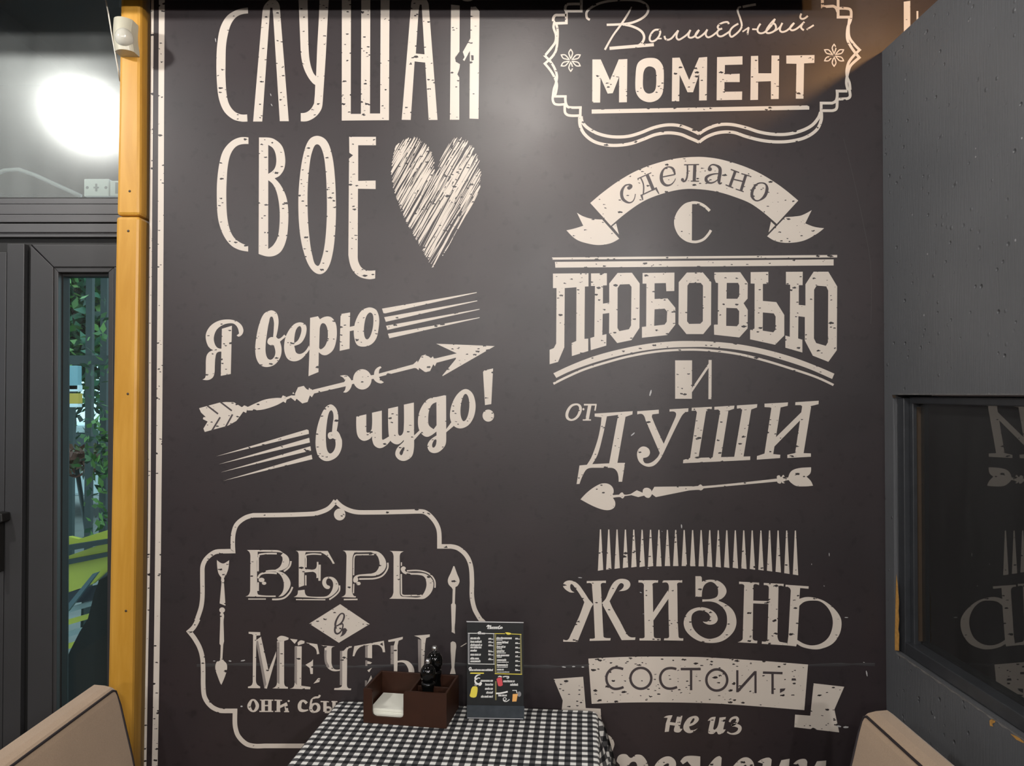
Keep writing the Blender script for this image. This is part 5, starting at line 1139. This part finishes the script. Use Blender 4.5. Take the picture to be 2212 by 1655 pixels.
# parked van
van = tag(empty('parked_van', (at(180, 950, 8.5).x, 8.8, -0.15)), 'pale blue-white parked van half hidden behind the fence', 'van')
m_van = simple('van_paint', (0.80, 0.88, 0.92), 0.3); m_vg = simple('van_glass', (0.03, 0.05, 0.06), 0.1)
a = at(-150, 915, 8.5); b_ = at(560, 1085, 8.5)
vz0, vz1 = 0.15, at(150, 918, 8.5).z
pp = [(a.x, vz0), (b_.x, vz0), (b_.x, vz0 + 0.5), (b_.x - 0.25, vz1 - 0.25), (b_.x - 0.5, vz1), (a.x, vz1)]
under(prism('body', pp, 8.5, 10.0, m_van, None, 0.04), van)
for k in range(5): under(box('window', a.x + 0.2 + k * 0.75, a.x + 0.8 + k * 0.75, 8.49, 8.52, vz1 - 0.42, vz1 - 0.1, m_vg, None, 0.02), van)
for wx in (a.x + 0.4, b_.x - 0.5):
    bm = bmesh.new(); bmesh.ops.create_cone(bm, cap_ends=True, segments=24, radius1=0.30, radius2=0.30, depth=0.2, matrix=Matrix.Translation((wx, 8.58, 0.15)) @ Matrix.Rotation(math.pi / 2, 4, 'X'))
    under(from_bm('wheel', bm, m_black, None), van)
sg = tag(empty('street_sign', (at(156, 860, 4.5).x, 4.5, -0.15)), 'yellow box sign below a pale blue panel beyond the fence', 'sign')
def sgb(name, x0, x1, y0, y1, mat): 
    a = at(x0, y0, 4.5); b_ = at(x1, y1, 4.5); under(box(name, a.x, b_.x, 4.5, 4.56, b_.z, a.z, mat, None, 0.004), sg)
sgb('blue_panel', 144, 168, 790, 842, simple('pale_blue_panel', (0.22, 0.40, 0.46), 0.5)); sgb('white_band', 144, 170, 832, 846, m_van); sgb('yellow_panel', 141, 170, 850, 872, simple('sign_yellow', (0.62, 0.40, 0.05), 0.5)); sgb('white_band', 150, 169, 872, 880, m_van)
a = at(153, 840, 4.56); under(box('post', a.x - 0.02, a.x + 0.02, 4.56, 4.60, -0.15, at(150, 800, 4.5).z, m_fence, None), sg)
# lime green bench boards with dark rails
lim = tag(empty('lime_board', (at(185, 1220, 1.9).x, 1.9, -0.15)), 'lime green slanted board framed by dark rails outside the door', 'board')
m_lime = simple('lime_paint', (0.66, 0.62, 0.07), 0.5)
def slant(name, px, Y0, Y1, mat): under(pxprism(name, px, Y0, Y1, mat, None), lim)
slant('board', [(60, 1232), (250, 1165), (250, 1215), (200, 1262), (60, 1310)], 1.9, 1.93, m_lime)
slant('board', [(70, 1168), (150, 1160), (170, 1165), (250, 1140), (250, 1160), (70, 1195)], 1.95, 1.98, m_lime)
slant('rail', [(60, 1192), (250, 1162), (250, 1172), (60, 1206)], 1.86, 1.89, m_fence); slant('rail', [(60, 1226), (250, 1190), (250, 1199), (60, 1238)], 1.86, 1.89, m_fence)
slant('brace', [(133, 1322), (146, 1322), (212, 1236), (200, 1240)], 1.84, 1.86, simple('blue_grey_metal', (0.10, 0.16, 0.19), 0.4))
slant('rail', [(60, 1300), (250, 1255), (250, 1290), (60, 1318)], 1.90, 1.93, simple('dark_blue_board', (0.015, 0.02, 0.035), 0.5))
for k in range(4): slant('slat', [(60, 1338 + k * 26), (250, 1285 + k * 26), (250, 1294 + k * 26), (60, 1350 + k * 26)], 1.90, 1.93, simple('pale_slat', (0.35, 0.42, 0.42), 0.5) if k % 2 == 0 else m_lime)
for x in (66, 240): slant('leg', [(x, 1180), (x + 6, 1180), (x + 6, 1760), (x, 1760)], 1.935, 1.945, m_fence)
# dark draped shape right outside the pane, built in place of a reflection
drp = tag(empty('reflection_sheet', (at(200, 1500, 0.9).x, 0.95, -0.15)), 'dark draped shape right outside the door, standing in for a reflection in its glass', 'reflection_cover')
bm = bmesh.new(); rows = []
prof_ = [(95, 1520), (120, 1448), (134, 1418), (152, 1385), (172, 1352), (190, 1310), (204, 1262), (214, 1240), (240, 1215), (275, 1205), (330, 1210)]
for j in range(7):
    Y = 0.70 + j * 0.07; row = []
    for i, (x, y) in enumerate(prof_):
        p = at(x, y, 0.70); p.y = Y; p.z -= 0.02 * (j - 2) ** 2 * 0.4 - 0.012 * math.sin(i * 2.1 + j); row.append(bm.verts.new(p))
    rows.append(row)
for r0, r1 in zip(rows, rows[1:]):
    for k in range(len(prof_) - 1): bm.faces.new((r0[k], r0[k + 1], r1[k + 1], r1[k]))
fr = [bm.verts.new((v.co.x + 0.02 * math.sin(i * 1.9), 0.69, -0.15)) for i, v in enumerate(rows[0])]
for k in range(len(prof_) - 1): bm.faces.new((rows[0][k + 1], rows[0][k], fr[k], fr[k + 1]))
bk = [bm.verts.new((v.co.x, 1.13, -0.15)) for i, v in enumerate(rows[-1])]
for k in range(len(prof_) - 1): bm.faces.new((rows[-1][k], rows[-1][k + 1], bk[k + 1], bk[k]))
under(from_bm('sheet', bm, simple('dark_reflection_sheet', (0.011, 0.009, 0.008), 0.8, bump=0.4, bscale=14), None, True), drp)
